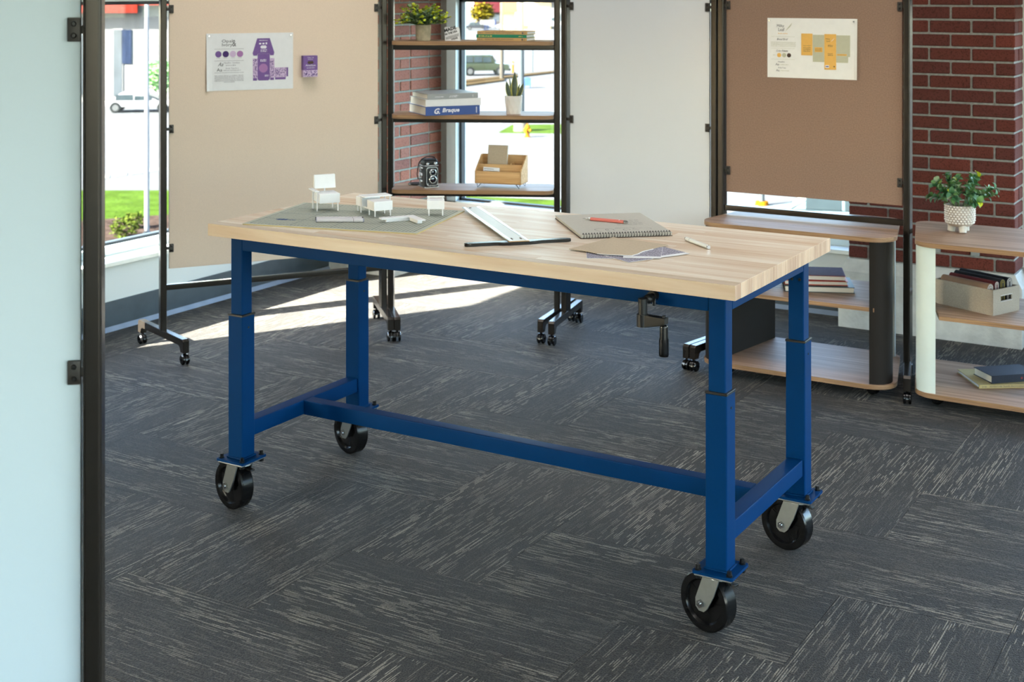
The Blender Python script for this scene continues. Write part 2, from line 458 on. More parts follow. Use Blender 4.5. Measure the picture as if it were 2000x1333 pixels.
class MB:
    """collects shapes in a bmesh, then links them as ONE mesh object"""
    def __init__(self):
        self.bm = bmesh.new()
    def _xf(self, verts, mx):
        if mx is not None:
            bmesh.ops.transform(self.bm, matrix=mx, verts=verts)
    def box(self, x0, x1, y0, y1, z0, z1, bevel=0.0, seg=2, mx=None, mi=0):
        r = bmesh.ops.create_cube(self.bm, size=1.0)
        vs = r['verts']
        bmesh.ops.scale(self.bm, vec=(x1 - x0, y1 - y0, z1 - z0), verts=vs)
        bmesh.ops.translate(self.bm, vec=((x0 + x1) / 2, (y0 + y1) / 2, (z0 + z1) / 2), verts=vs)
        fs = set(f for v in vs for f in v.link_faces)
        if bevel > 0:
            es = list(set(e for v in vs for e in v.link_edges))
            rr = bmesh.ops.bevel(self.bm, geom=es, offset=bevel, segments=seg, profile=0.5, affect='EDGES')
            vs = list(set(v for f in rr['faces'] for v in f.verts) | set(v for v in vs if v.is_valid))
            fs = set(f for v in vs for f in v.link_faces)
        for f in fs:
            f.material_index = mi
        self._xf(vs, mx)
        return self
    def cyl(self, p0, p1, r0, r1=None, seg=16, mi=0, cap=True):
        r1 = r0 if r1 is None else r1
        p0, p1 = Vector(p0), Vector(p1)
        d = (p1 - p0)
        q = d.to_track_quat('Z', 'Y').to_matrix().to_4x4()
        mx = Matrix.Translation((p0 + p1) / 2) @ q
        r = bmesh.ops.create_cone(self.bm, cap_ends=cap, segments=seg, radius1=r0, radius2=r1, depth=d.length, matrix=mx)
        for f in set(f for v in r['verts'] for f in v.link_faces):
            f.material_index = mi
        return self
    def sphere(self, c, r, seg=12, sc=(1, 1, 1), mi=0):
        rr = bmesh.ops.create_uvsphere(self.bm, u_segments=seg, v_segments=max(6, seg // 2), radius=r,
                                       matrix=Matrix.Translation(c) @ Matrix.Diagonal((*sc, 1)))
        for f in set(f for v in rr['verts'] for f in v.link_faces):
            f.material_index = mi
        return self
    def prism(self, pts, z0, z1, mx=None, mi=0, bevel=0.0):
        b = [self.bm.verts.new((p[0], p[1], z0)) for p in pts]
        t = [self.bm.verts.new((p[0], p[1], z1)) for p in pts]
        n = len(pts)
        fs = [self.bm.faces.new(list(reversed(b))), self.bm.faces.new(t)]
        for i in range(n):
            fs.append(self.bm.faces.new((b[i], b[(i + 1) % n], t[(i + 1) % n], t[i])))
        vs = b + t
        if bevel > 0:
            es = [e for f in fs[:2] for e in f.edges]
            rr = bmesh.ops.bevel(self.bm, geom=es, offset=bevel, segments=2, profile=0.5, affect='EDGES')
            vs = list(set(v for f in rr['faces'] for v in f.verts) | set(v for v in vs if v.is_valid))
            fs = list(set(f for v in vs for f in v.link_faces))
        for f in fs:
            f.material_index = mi
        self._xf(vs, mx)
        return self
    def edge_band(self, mi=1):
        for f in self.bm.faces:
            f.normal_update()
            if abs(f.normal.z) < 0.9: f.material_index = mi
        return self
    def end_grain(self, mi=1):
        for f in self.bm.faces:
            f.normal_update()
            if abs(f.normal.x) > 0.9: f.material_index = mi
        return self
    def lathe(self, prof, seg=24, c=(0, 0, 0), mi=0, mx=None):
        rings = []
        for r, z in prof:
            if r < 1e-6:
                rings.append([self.bm.verts.new((c[0], c[1], c[2] + z))])
            else:
                rings.append([self.bm.verts.new((c[0] + r * math.cos(2 * PI * k / seg), c[1] + r * math.sin(2 * PI * k / seg), c[2] + z)) for k in range(seg)])
        for a, b in zip(rings, rings[1:]):
            for k in range(seg):
                k2 = (k + 1) % seg
                if len(a) == 1 and len(b) == 1:
                    continue
                if len(a) == 1:
                    f = self.bm.faces.new((a[0], b[k2], b[k]))
                elif len(b) == 1:
                    f = self.bm.faces.new((a[k], a[k2], b[0]))
                else:
                    f = self.bm.faces.new((a[k], a[k2], b[k2], b[k]))
                f.material_index = mi
        self._xf([v for r in rings for v in r], mx)
        return self
    def tube(self, pts, r, seg=8, mi=0):
        pts = [Vector(p) for p in pts]
        rings = []
        for i, p in enumerate(pts):
            d = (pts[min(i + 1, len(pts) - 1)] - pts[max(i - 1, 0)]).normalized()
            q = d.to_track_quat('Z', 'Y')
            rr = r[i] if isinstance(r, (list, tuple)) else r
            rings.append([self.bm.verts.new(p + q @ Vector((rr * math.cos(2 * PI * k / seg), rr * math.sin(2 * PI * k / seg), 0))) for k in range(seg)])
        for a, b in zip(rings, rings[1:]):
            for k in range(seg):
                f = self.bm.faces.new((a[k], a[(k + 1) % seg], b[(k + 1) % seg], b[k])); f.material_index = mi
        f = self.bm.faces.new(list(reversed(rings[0]))); f.material_index = mi
        f = self.bm.faces.new(rings[-1]); f.material_index = mi
        return self
    def grid(self, fn, nu, nv, mi=0):
        vs = [[self.bm.verts.new(fn(i / nu, j / nv)) for j in range(nv + 1)] for i in range(nu + 1)]
        for i in range(nu):
            for j in range(nv):
                f = self.bm.faces.new((vs[i][j], vs[i + 1][j], vs[i + 1][j + 1], vs[i][j + 1]))
                f.material_index = mi(i, j) if callable(mi) else mi
        return self
    def face(self, pts, mi=0):
        f = self.bm.faces.new([self.bm.verts.new(p) for p in pts]); f.material_index = mi
        return self
    def mesh(self, name, smooth=35):
        me = bpy.data.meshes.new(name)
        bmesh.ops.recalc_face_normals(self.bm, faces=self.bm.faces[:])
        self.bm.to_mesh(me); self.bm.free()
        if smooth and len(me.polygons):
            me.shade_smooth()
            me.set_sharp_from_angle(angle=math.radians(smooth))
        return me
    def build(self, name, material, parent=None, loc=None, rot=None, smooth=35, keep_normals=False):
        me = self.mesh(name, smooth)
        for mm in (material if isinstance(material, (list, tuple)) else [material]):
            me.materials.append(MATS[mm])
        o = bpy.data.objects.new(name, me)
        link(o, parent)
        if loc is not None: o.location = loc
        if rot is not None: o.rotation_euler = rot
        if smooth:
            wnm = o.modifiers.new('weighted_normal', 'WEIGHTED_NORMAL'); wnm.keep_sharp = True
        return o

def obj(name, me, parent=None, loc=None, rot=None, scale=None):
    o = bpy.data.objects.new(name, me)
    link(o, parent)
    if loc is not None: o.location = loc
    if rot is not None: o.rotation_euler = rot
    if scale is not None: o.scale = scale
    return o

def tag(o, label, cat, group=None):
    o['label'] = label; o['category'] = cat
    if group: o['group'] = group
    return o

def thing(name, label, cat, loc=(0, 0, 0), rz=0.0, group=None, rot=None):
    o = bpy.data.objects.new(name, None)
    o.empty_display_size = 0.05
    link(o)
    o.location = loc
    o.rotation_euler = rot if rot else (0, 0, rz)
    return tag(o, label, cat, group)

def struct(o):
    o['kind'] = 'structure'
    return o

def rrect(x0, x1, y0, y1, r, seg=6, corners=(1, 1, 1, 1)):
    """rounded rectangle outline, corners = (x0y0, x1y0, x1y1, x0y1)"""
    pts = []
    for (cx, cy, a0, on, px, py) in ((x0 + r, y0 + r, PI, corners[0], x0, y0), (x1 - r, y0 + r, 1.5 * PI, corners[1], x1, y0),
                                     (x1 - r, y1 - r, 0, corners[2], x1, y1), (x0 + r, y1 - r, 0.5 * PI, corners[3], x0, y1)):
        if not on:
            pts.append((px, py)); continue
        for k in range(seg + 1):
            a = a0 + 0.5 * PI * k / seg
            pts.append((cx + r * math.cos(a), cy + r * math.sin(a)))
    return pts

# flat print on an upright sheet: shapes live in the local XZ plane and face -Y
class Ink:
    def __init__(self):
        self.bm = bmesh.new()
    def poly(self, pts):
        self.bm.faces.new([self.bm.verts.new((p[0], 0, p[1])) for p in pts]); return self
    def rect(self, x0, x1, z0, z1):
        return self.poly([(x0, z0), (x1, z0), (x1, z1), (x0, z1)])
    def disc(self, x, z, r, seg=24, sx=1.0):
        return self.poly([(x + sx * r * math.cos(2 * PI * k / seg), z + r * math.sin(2 * PI * k / seg)) for k in range(seg)])
    def greek(self, x0, x1, z, h, rnd, gap=0.25, word=(1.5, 4.5)):
        x = x0
        while x < x1:
            w = rnd.uniform(*word) * h
            self.rect(x, min(x + w, x1), z, z + h * rnd.uniform(0.6, 1.0))
            x += w + h * (gap + 0.6)
        return self
    def text(self, s, x, z, width=None, size=0.02, shear=0.0, rot=0.0, align='LEFT', squash=None, bold=0.0):
        cu = bpy.data.curves.new('lettering', 'FONT')
        cu.body = s; cu.size = size; cu.shear = shear; cu.resolution_u = 2; cu.offset = bold * size
        o = bpy.data.objects.new('lettering', cu)
        me = bpy.data.meshes.new_from_object(o)
        bpy.data.objects.remove(o)
        if len(me.vertices):
            xs = [v.co.x for v in me.vertices]; ys = [v.co.y for v in me.vertices]
            w = max(xs) - min(xs); hh = max(ys) - min(ys)
            sx = (width / w) if width else 1.0
            sz = sx if squash is None else (squash / hh)
            if width is None: sz = 1.0 if squash is None else squash / hh; sx = sz
            ca, sa = math.cos(rot), math.sin(rot)
            ox = min(xs); oy = min(ys)
            off = len(self.bm.verts)
            vv = []
            for v in me.vertices:
                px, pz = (v.co.x - ox) * sx, (v.co.y - oy) * sz
                if align == 'CENTER': px -= w * sx / 2
                vv.append(self.bm.verts.new((x + px * ca - pz * sa, 0, z + px * sa + pz * ca)))
            for p in me.polygons:
                try: self.bm.faces.new([vv[i] for i in p.vertices])
                except ValueError: pass
        bpy.data.meshes.remove(me)
        return self
    def build(self, name, material, parent, y, loc=None, rot=None):
        me = bpy.data.meshes.new(name)
        bmesh.ops.triangulate(self.bm, faces=self.bm.faces[:])
        self.bm.normal_update()
        for f in self.bm.faces:
            if f.normal.y > 0: f.normal_flip()
        self.bm.to_mesh(me); self.bm.free()
        me.materials.append(MATS[material])
        o = bpy.data.objects.new(name, me)
        link(o, parent)
        o.location = loc if loc is not None else (0, y, 0)
        if rot is not None: o.rotation_euler = rot
        return o

# ================================================================== THE ROOM
XL, YB, XR, YF = -5.25, 7.05, 4.2, -3.0      # inner wall planes
Z_SILL, Z_GL, Z_HEAD = 0.33, 0.395, 1.70
T = 0.26                                      # wall thickness
X_GLASS, Y_GLASS = XL - 0.17, YB + 0.14

floor = struct(MB().box(XL - T, XR + T, YF - T, YB + T, -0.16, -0.006).build('floor', 'carpet_plain', smooth=0))
# carpet planks laid in a herringbone, each a piece of the floor
PW = 0.46
tile_cache = {}
def carpet_tile(x0, x1, y0, y1, along_x):
    x0, x1, y0, y1 = max(x0, XL), min(x1, 2.6), max(y0, 0.3), min(y1, YB)
    if x1 - x0 < 0.03 or y1 - y0 < 0.03:
        return
    w, d = x1 - x0, y1 - y0
    if not along_x: w, d = d, w
    key = (round(w, 3), round(d, 3))
    if key not in tile_cache:
        g = 0.0006
        me = MB().box(-w / 2 + g, w / 2 - g, -d / 2 + g, d / 2 - g, -0.006, 0.0).mesh('carpet_tile', 0)
        me.materials.append(MATS['carpet'])
        tile_cache[key] = me
    obj('carpet_tile', tile_cache[key], floor, ((x0 + x1) / 2, (y0 + y1) / 2, 0), (0, 0, 0 if along_x else PI / 2))
OX, OY = -5.33, 0.12
for i in range(-22, 40):
    for m4 in range(-14, 14):
        x, y = i + 4 * m4, i
        if -2 < x < 20 and -1 < y < 17:
            carpet_tile(OX + x * PW, OX + (x + 2) * PW, OY + y * PW, OY + (y + 1) * PW, True)
        x, y = i + 4 * m4, i + 1
        if -2 < x < 20 and -2 < y < 17:
            carpet_tile(OX + x * PW, OX + (x + 1) * PW, OY + y * PW, OY + (y + 2) * PW, False)

ceiling = struct(MB().box(XL - T, XR + T, YF - T, YB + T, CEIL_Z, CEIL_Z + 0.15).build('ceiling', 'ceiling_paint', smooth=0))
for (lx, ly, lpow) in CEILING_LIGHTS:
    fr = MB()
    for (a, b, c2, d2) in ((-.62, .62, -.32, -.30), (-.62, .62, .30, .32), (-.62, -.60, -.30, .30), (.60, .62, -.30, .30)):
        fr.box(a, b, c2, d2, -0.02, 0.0)
    f_o = fr.build('light_panel', 'sill_paint', ceiling, (lx, ly, CEIL_Z), smooth=0)
    MB().box(-.60, .60, -.30, .30, -0.012, -0.006).build('diffuser', 'light_diffuser', f_o, smooth=0)
    ld = bpy.data.lights.new('panel_lamp', 'AREA')
    ld.shape = 'RECTANGLE'; ld.size = 1.18; ld.size_y = 0.58
    ld.energy = CEILING_POWER * lpow; ld.color = (0.96, 0.955, 1.0)
    lo = bpy.data.objects.new('panel_lamp', ld)
    link(lo, f_o); lo.location = (0, 0, -0.03)

# walls: boxes around ribbon windows. spans = list of (from, to) window openings along the wall
def wall_along_y(name, x_in, sign, y0, y1, spans, zh=Z_HEAD):
    mb = MB()
    xa, xb = (x_in - T, x_in) if sign < 0 else (x_in, x_in + T)
    mb.box(xa, xb, y0, y1, 0, Z_SILL); mb.box(xa, xb, y0, y1, zh, CEIL_Z)
    cur = y0
    for a, b in spans + [(y1, y1)]:
        if a - cur > 1e-3: mb.box(xa, xb, cur, a, Z_SILL, zh)
        cur = b
    return struct(mb.build(name, 'wall_paint', smooth=0))
def wall_along_x(name, y_in, sign, x0, x1, spans, zh=Z_HEAD, zs=None):
    zs = Z_SILL if zs is None else zs
    mb = MB()
    ya, yb = (y_in - T, y_in) if sign < 0 else (y_in, y_in + T)
    mb.box(x0, x1, ya, yb, 0, zs); mb.box(x0, x1, ya, yb, zh, CEIL_Z)
    cur = x0
    for a, b in spans + [(x1, x1)]:
        if a - cur > 1e-3: mb.box(cur, a, ya, yb, zs, zh)
        cur = b
    return struct(mb.build(name, 'wall_paint', smooth=0))

WL = [(-2.4, 0.6), (3.6, 5.75)]
WB = [(-4.83, -2.06), (-1.27, 3.8)]
WR = [(-1.5, 6.2)]
wall_along_y('wall_left', XL, -1, YF, YB + T, WL)
wall_along_x('wall_back', YB, 1, XL, XR + T, WB)
wall_along_y('wall_right', XR, 1, YF, YB, WR, 2.4)
wall_along_x('wall_front', YF, -1, XL - T, XR + T, [(0.8, 3.8)], 2.4, 0.9)

# jamb strip beside the corner pier
struct(MB().box(-4.818, -4.735, 7.19, YB + T, Z_SILL, Z_HEAD).build('trim_1', 'jamb_grey', smooth=0))

wcount = [0]
def window(axis, a0, a1, fixed, mull, z0=Z_SILL, z1=Z_HEAD, Z_GL=Z_GL):
    """storefront window: frame, mullions, gaskets and separate panes"""
    wcount[0] += 1
    w = bpy.data.objects.new('window_%d' % wcount[0], None); link(w); struct(w)
    def bx(mb, p0, p1, q0, q1, zz0, zz1, bevel=0.003):
        if axis == 'x': mb.box(p0, p1, fixed + q0, fixed + q1, zz0, zz1, bevel)
        else: mb.box(fixed - q1, fixed - q0, p0, p1, zz0, zz1, bevel) if fixed < 0 else mb.box(fixed + q0, fixed + q1, p0, p1, zz0, zz1, bevel)
    fw = 0.07
    mb = MB()
    bx(mb, a0, a1, -0.06, 0.06, z0, Z_GL)
    bx(mb, a0, a1, -0.06, 0.06, z1 - 0.05, z1)
    bx(mb, a0, a0 + fw, -0.06, 0.06, z0, z1); bx(mb, a1 - fw, a1, -0.06, 0.06, z0, z1)
    mb.build('window_frame', 'frame_alu', w)
    edges = [a0 + fw]
    for m in mull:
        mm = MB(); bx(mm, m - 0.03, m + 0.03, -0.06, 0.06, Z_GL, z1 - 0.05)
        mm.build('mullion', 'frame_alu', w)
        edges += [m - 0.03, m + 0.03]
    edges.append(a1 - fw)
    for e0, e1 in zip(edges[::2], edges[1::2]):
        g = MB(); gk = 0.018
        bx(g, e0, e1, -0.02, 0.02, Z_GL, Z_GL + gk * 0.7, 0); bx(g, e0, e1, -0.02, 0.02, z1 - 0.05 - gk, z1 - 0.05, 0)
        bx(g, e0, e0 + gk, -0.02, 0.02, Z_GL, z1 - 0.05, 0); bx(g, e1 - gk, e1, -0.02, 0.02, Z_GL, z1 - 0.05, 0)
        g.build('gasket', 'gasket', w, smooth=0)
        p = MB(); bx(p, e0 + 0.004, e1 - 0.004, -0.004, 0.004, Z_GL + 0.002, z1 - 0.052, 0)
        p.build('pane', 'window_glass', w, smooth=0)
    return w
window('y', 3.6, 5.75, X_GLASS, [4.55])
window('y', -2.4, 0.6, X_GLASS, [-0.9])
window('x', -4.735, -2.06, Y_GLASS, [-3.32])
window('x', -1.27, 3.8, Y_GLASS, [0.4, 2.1])
window('y', -1.5, 6.2, XR + 0.14, [0.5, 2.4, 4.3], z1=2.4)
window('x', 0.8, 3.8, YF - 0.14, [2.3], z0=0.9, z1=2.4, Z_GL=0.965)  # unseen window, added for daylight fill from the camera side

# sills
struct(MB().box(XL - 0.11, XL + 0.045, 3.55, 5.8, Z_SILL, Z_SILL + 0.022, 0.003).build('trim_3', 'sill_paint'))
struct(MB().box(-4.80, -2.06, YB - 0.045, YB + 0.09, Z_SILL, Z_SILL + 0.022, 0.003).build('trim_4', 'sill_paint'))
struct(MB().box(-1.27, 3.8, YB - 0.045, YB + 0.09, Z_SILL, Z_SILL + 0.022, 0.003).build('trim_5', 'sill_paint'))
# cove base boards
def cove(name, axis, a0, a1, fixed, s):
    w = bpy.data.objects.new(name, None); link(w); struct(w)
    if axis == 'y':
        MB().box(min(fixed, fixed + s * .008), max(fixed, fixed + s * .008), a0, a1, 0.012, 0.147).build('cove_board', 'cove_base', w, smooth=0)
        MB().prism([(fixed, 0.0), (fixed + s * .024, 0.0), (fixed + s * .009, 0.022), (fixed, .022)], a0, a1,
                   mx=Matrix(((1, 0, 0, 0), (0, 0, 1, 0), (0, 1, 0, 0), (0, 0, 0, 1)))).build('cove_toe_lit', 'cove_toe_lit', w, smooth=0)
    else:
        MB().box(a0, a1, min(fixed, fixed + s * .008), max(fixed, fixed + s * .008), 0.012, 0.147).build('cove_board', 'cove_base', w, smooth=0)
        MB().prism([(fixed, 0.0), (fixed + s * .024, 0.0), (fixed + s * .009, 0.022), (fixed, .022)], a0, a1,
                   mx=Matrix(((0, 0, 1, 0), (1, 0, 0, 0), (0, 1, 0, 0), (0, 0, 0, 1)))).build('cove_toe_lit', 'cove_toe_lit', w, smooth=0)
cove('baseboard_left', 'y', YF, 6.60, XL, 1)
cove('baseboard_back', 'x', -4.76, -2.14, YB, -1)
cove('baseboard_right', 'y', YF, YB, XR, -1)

# brick piers on concrete plinths: a mortar core with every brick its own piece
BL, BH, BD, PITCH, CO = 0.1935, 0.0575, 0.09, 0.2032, 0.0677
brick_cache = {}
def brick(parent, material, cx, cy, cz, length, rz):
    key = (round(length, 3), material)
    if key not in brick_cache:
        me = MB().box(-length / 2, length / 2, -BD / 2, BD / 2, -BH / 2, BH / 2, 0.004, 1).mesh('brick', 0)
        me.materials.append(MATS[material]); brick_cache[key] = me
    j = 0.0015
    o = obj('brick', brick_cache[key], parent, (cx + random.uniform(-j, j), cy + random.uniform(-j, j), cz),
            (random.uniform(-.008, .008), random.uniform(-.006, .006), rz + random.uniform(-.006, .006)))
def brick_run(parent, material, p0, p1, out, z, first):
    """bricks along p0->p1 with their outer face on that line; first = length of the first piece"""
    d = Vector((p1[0] - p0[0], p1[1] - p0[1])); Ln = d.length; d.normalize()
    s = 0.0; l = first
    while s < Ln - 0.02:
        ln = min(l, Ln - s)
        a0 = s if s == 0.0 else s + 0.00485
        a1 = s + ln - 0.00485
        if a1 - a0 > 0.02:
            c = Vector(p0) + d * (a0 + a1) / 2 - Vector(out) * BD / 2
            brick(parent, material, c.x, c.y, z, a1 - a0, math.atan2(d.y, d.x))
        s += ln; l = PITCH
def pier(name, x0, x1, y0, y1, side, material, mortar, first_z=0.345):
    rc = 0.0065
    core = struct(MB().box(x0 + rc, x1 - rc, y0 + rc, y1 - rc if side else y1, first_z - 0.02, CEIL_Z).build(name, mortar, smooth=0))
    n = int((CEIL_Z - first_z) / CO)
    for k in range(n):
        z = first_z + CO * (k + 0.5)
        if k % 2 == 0:   # header shows at the front corner, stretcher on the side
            brick_run(core, material, (x1 - BD - 0.0097, y0), (x0, y0), (0, -1), z, PITCH)
            brick_run(core, material, (x1, y0), (x1, y1), (1, 0), z, PITCH)
        else:
            brick_run(core, material, (x1, y0), (x0, y0), (0, -1), z, PITCH)
            brick_run(core, material, (x1, y0 + BD + 0.0097), (x1, y1), (1, 0), z, PITCH * 0.5)
    return core
pr = pier('wall_back_pier', -2.105, -1.292, 6.86, 7.06, True, 'brick_red', 'mortar')
pl = pier('wall_corner_pier', -5.25, -4.815, 6.655, 7.31, True, 'brick_brown', 'mortar_green')
def plinth(parent, x0, x1, y0, y1, o=0.038):
    mb = MB()
    bm = mb.bm
    zz = [(0.0, o), (0.285, o), (0.335, 0.004), (0.343, 0.002)]
    rings = []
    for z, d in zz:
        rings.append([bm.verts.new(p) for p in ((x0 - d, y0 - d, z), (x1 + d, y0 - d, z), (x1 + d, y1, z), (x0 - d, y1, z))])
    for a, b in zip(rings, rings[1:]):
        for k in range(4):
            bm.faces.new((a[k], a[(k + 1) % 4], b[(k + 1) % 4], b[k]))
    bm.faces.new(rings[-1]); bm.faces.new(list(reversed(rings[0])))
    mb.build('plinth', 'concrete', parent, smooth=0)
plinth(pr, -2.105, -1.292, 6.86, 7.06)
plinth(pl, -5.21, -4.815, 6.655, 7.05)

# ================================================================== WORKTABLE
TX, TY, TL, TWD, TH, TT = -2.2315, 3.722, 1.829, 0.784, 0.950, 0.040
table = thing('worktable', 'blue steel worktable on casters with a thick maple block top and crank', 'table', (TX, TY, 0))
hx, hy = TL / 2, TWD / 2
top = MB().box(-hx + .01, hx - .01, -hy + .01, hy - .01, TH - TT + 0.010, TH - 0.010).build('tabletop', 'maple_face', table, smooth=0)
rnd = random.Random(3)
FB = 0.044
MB().box(-hx, hx, -hy, -hy + FB - .0002, TH - TT, TH, 0.0018, 2).end_grain().build('stave', ['maple_face', 'maple_end'], top)
NS = 19
sw = (TWD - FB) / NS
for k in range(NS):
    y0 = -hy + FB + k * sw
    cuts = [-hx]
    x = -hx + rnd.uniform(0.25, 0.9)
    while x < hx - 0.2:
        cuts.append(x); x += rnd.uniform(0.45, 1.1)
    cuts.append(hx)
    for a, b in zip(cuts, cuts[1:]):
        MB().box(a - (a + b) / 2 + .0001, b - (a + b) / 2 - .0001, -sw / 2 + .0001, sw / 2 - .0001, -TT / 2, TT / 2, 0.0004, 1).end_grain().build('stave', ['maple', 'maple_end'], top, ((a + b) / 2, y0 + sw / 2, TH - TT / 2), smooth=0)
AT, BT, ZL = 0.0491, 0.0614, 0.647
lx, ly = hx - 0.0431 - BT / 2, hy - 0.0491 - BT / 2
ZF0 = 0.861
fr_z1 = TH - TT
for sy, nm in ((-1, 'front_apron'), (1, 'rear_apron')):
    MB().box(-lx + AT / 2, lx - AT / 2, sy * ly - AT / 2, sy * ly + AT / 2, ZF0, fr_z1, 0.003).build(nm, 'blue_paint', table)
for sx in (-1, 1):
    MB().box(sx * lx - AT / 2, sx * lx + AT / 2, -ly + AT / 2, ly - AT / 2, ZF0, fr_z1, 0.003).build('side_apron', 'blue_paint', table)
    MB().box(sx * lx - 0.0245, sx * lx + 0.0245, -ly + BT / 2, ly - BT / 2, 0.242, 0.293, 0.004).build('end_stretcher', 'blue_paint', table)
MB().box(-lx + 0.0245, lx - 0.0245, -0.0245, 0.0245, 0.242, 0.293, 0.004).build('long_stretcher', 'blue_paint', table)

def wheel_mesh():
    R, w = 0.080, 0.046
    mb = MB()
    prof = [(0.012, -w / 2), (0.02, -w / 2), (0.022, -w / 2 + .008), (0.055, -w / 2 + .008), (0.060, -w / 2), (R - .004, -w / 2), (R, -w / 2 + .005), (R, w / 2 - .005),
            (R - .004, w / 2), (0.060, w / 2), (0.055, w / 2 - .008), (0.022, w / 2 - .008), (0.02, w / 2), (0.012, w / 2), (0.012, -w / 2)]
    mb.lathe(prof, 40, mx=Matrix.Rotation(PI / 2, 4, 'X'))
    for k in range(5):
        a = 2 * PI * k / 5
        mb.box(0.018, 0.056, -0.016, 0.016, -0.003, 0.003, mx=Matrix.Rotation(a, 4, 'Y'))
    me = mb.mesh('wheel'); me.materials.append(MATS['black_gloss'])
    return me
WHEEL = wheel_mesh()
def table_caster(parent, x, y, rz):
    """swivel caster: the trail runs along local -X"""
    z_pl = 0.172
    c = MB()
    c.box(-.052, .052, -.056, .056, z_pl - .006, z_pl, 0.002)
    c.cyl((0, 0, z_pl - .018), (0, 0, z_pl - .006), 0.034, 0.030, 24)
    co = c.build('caster', 'zinc', parent, (x, y, 0))
    fk = MB()
    tr = -0.040
    for s in (-1, 1):
        yy = s * 0.031
        fk.prism([(-0.030, 0.163), (0.022, 0.163), (0.002, 0.108), (tr + 0.021, 0.069), (tr + 0.010, 0.059), (tr - 0.007, 0.059), (tr - 0.017, 0.068), (tr - 0.018, 0.090)],
                 yy - 0.0022, yy + 0.0022, mx=Matrix(((1, 0, 0, 0), (0, 0, 1, 0), (0, 1, 0, 0), (0, 0, 0, 1))))
    fk.box(-.030, .022, -.033, .033, 0.1605, 0.1655)
    fk.build('fork', 'zinc', co, rot=(0, 0, rz))
    ax = MB()
    ax.cyl((tr, -0.043, 0.080), (tr, 0.043, 0.080), 0.0055, seg=12)
    ax.cyl((tr, -0.040, 0.080), (tr, -0.033, 0.080), 0.011, seg=6); ax.cyl((tr, 0.040, 0.080), (tr, 0.033, 0.080), 0.011, seg=6)
    ax.build('axle_nut', 'chrome', co, rot=(0, 0, rz))
    ca, sa = math.cos(rz), math.sin(rz)
    obj('wheel', WHEEL, co, (tr * ca, tr * sa, 0.080), (0, 0, rz))
    lv = MB().box(0.012, 0.044, 0.004, 0.022, 0.136, 0.142, 0.002)
    lv.build('brake_lever', 'black_plastic', co, rot=(0, 0, rz))
RZS = {(-1, -1): -0.22, (1, -1): -0.27, (1, 1): -0.2, (-1, 1): -0.3}
for sx in (-1, 1):
    for sy in (-1, 1):
        x, y = sx * lx, sy * ly
        leg = MB().box(-BT / 2, BT / 2, -BT / 2, BT / 2, 0.180, ZL, 0.004, 3).build('leg', 'blue_paint', table, (x, y, 0))
        MB().box(-AT / 2, AT / 2, -AT / 2, AT / 2, ZL - .02, fr_z1, 0.004, 3).build('inner_tube', 'blue_paint', leg)
        MB().box(-BT / 2 - .001, BT / 2 + .001, -BT / 2 - .001, BT / 2 + .001, ZL - .003, ZL + .004, 0.001, 1).build('collar', 'black_plastic', leg)
        MB().prism(rrect(-.058, .058, -.060, .060, .008, 3), 0.172, 0.180, bevel=0.0012).build('base_plate', 'blue_paint', leg)
        weld = MB()
        for (a0, a1, b0, b1) in ((-BT / 2 - .004, BT / 2 + .004, -BT / 2 - .004, -BT / 2 + .002), (-BT / 2 - .004, BT / 2 + .004, BT / 2 - .002, BT / 2 + .004),
                                 (-BT / 2 - .004, -BT / 2 + .002, -BT / 2, BT / 2), (BT / 2 - .002, BT / 2 + .004, -BT / 2, BT / 2)):
            weld.box(a0, a1, b0, b1, 0.179, 0.185, 0.0025, 2)
        weld.build('weld_bead', 'blue_paint', leg)
        MB().cyl((BT / 2 - .001, 0, ZL - .04), (BT / 2 + .0012, 0, ZL - .04), 0.0035, seg=12).cyl((BT / 2 - .001, .0, ZL - .04), (BT / 2 + .0008, 0.0, ZL - .04), 0.002).build('set_screw', 'black_bolt', leg)
        for bx_ in (-1, 1):
            for by_ in (-1, 1):
                MB().cyl((0, 0, 0.176), (0, 0, 0.1845), 0.0085, 0.0085, 14).cyl((0, 0, 0.1845), (0, 0, 0.194), 0.0065, 0.006, 6).cyl((0, 0, 0.158), (0, 0, 0.172), 0.0085, seg=6).build('bolt', 'black_bolt', leg, (bx_ * .044, by_ * .046, 0))
        table_caster(table, x, y, RZS[(sx, sy)])
for sx in (-1, 1):
    for by_ in (-.012, .012):
        MB().cyl((0, 0, 0), (0, -0.002, 0), 0.0045, seg=12).build('bolt', 'black_bolt', table, (sx * lx + by_, ly - AT / 2, 0.835))
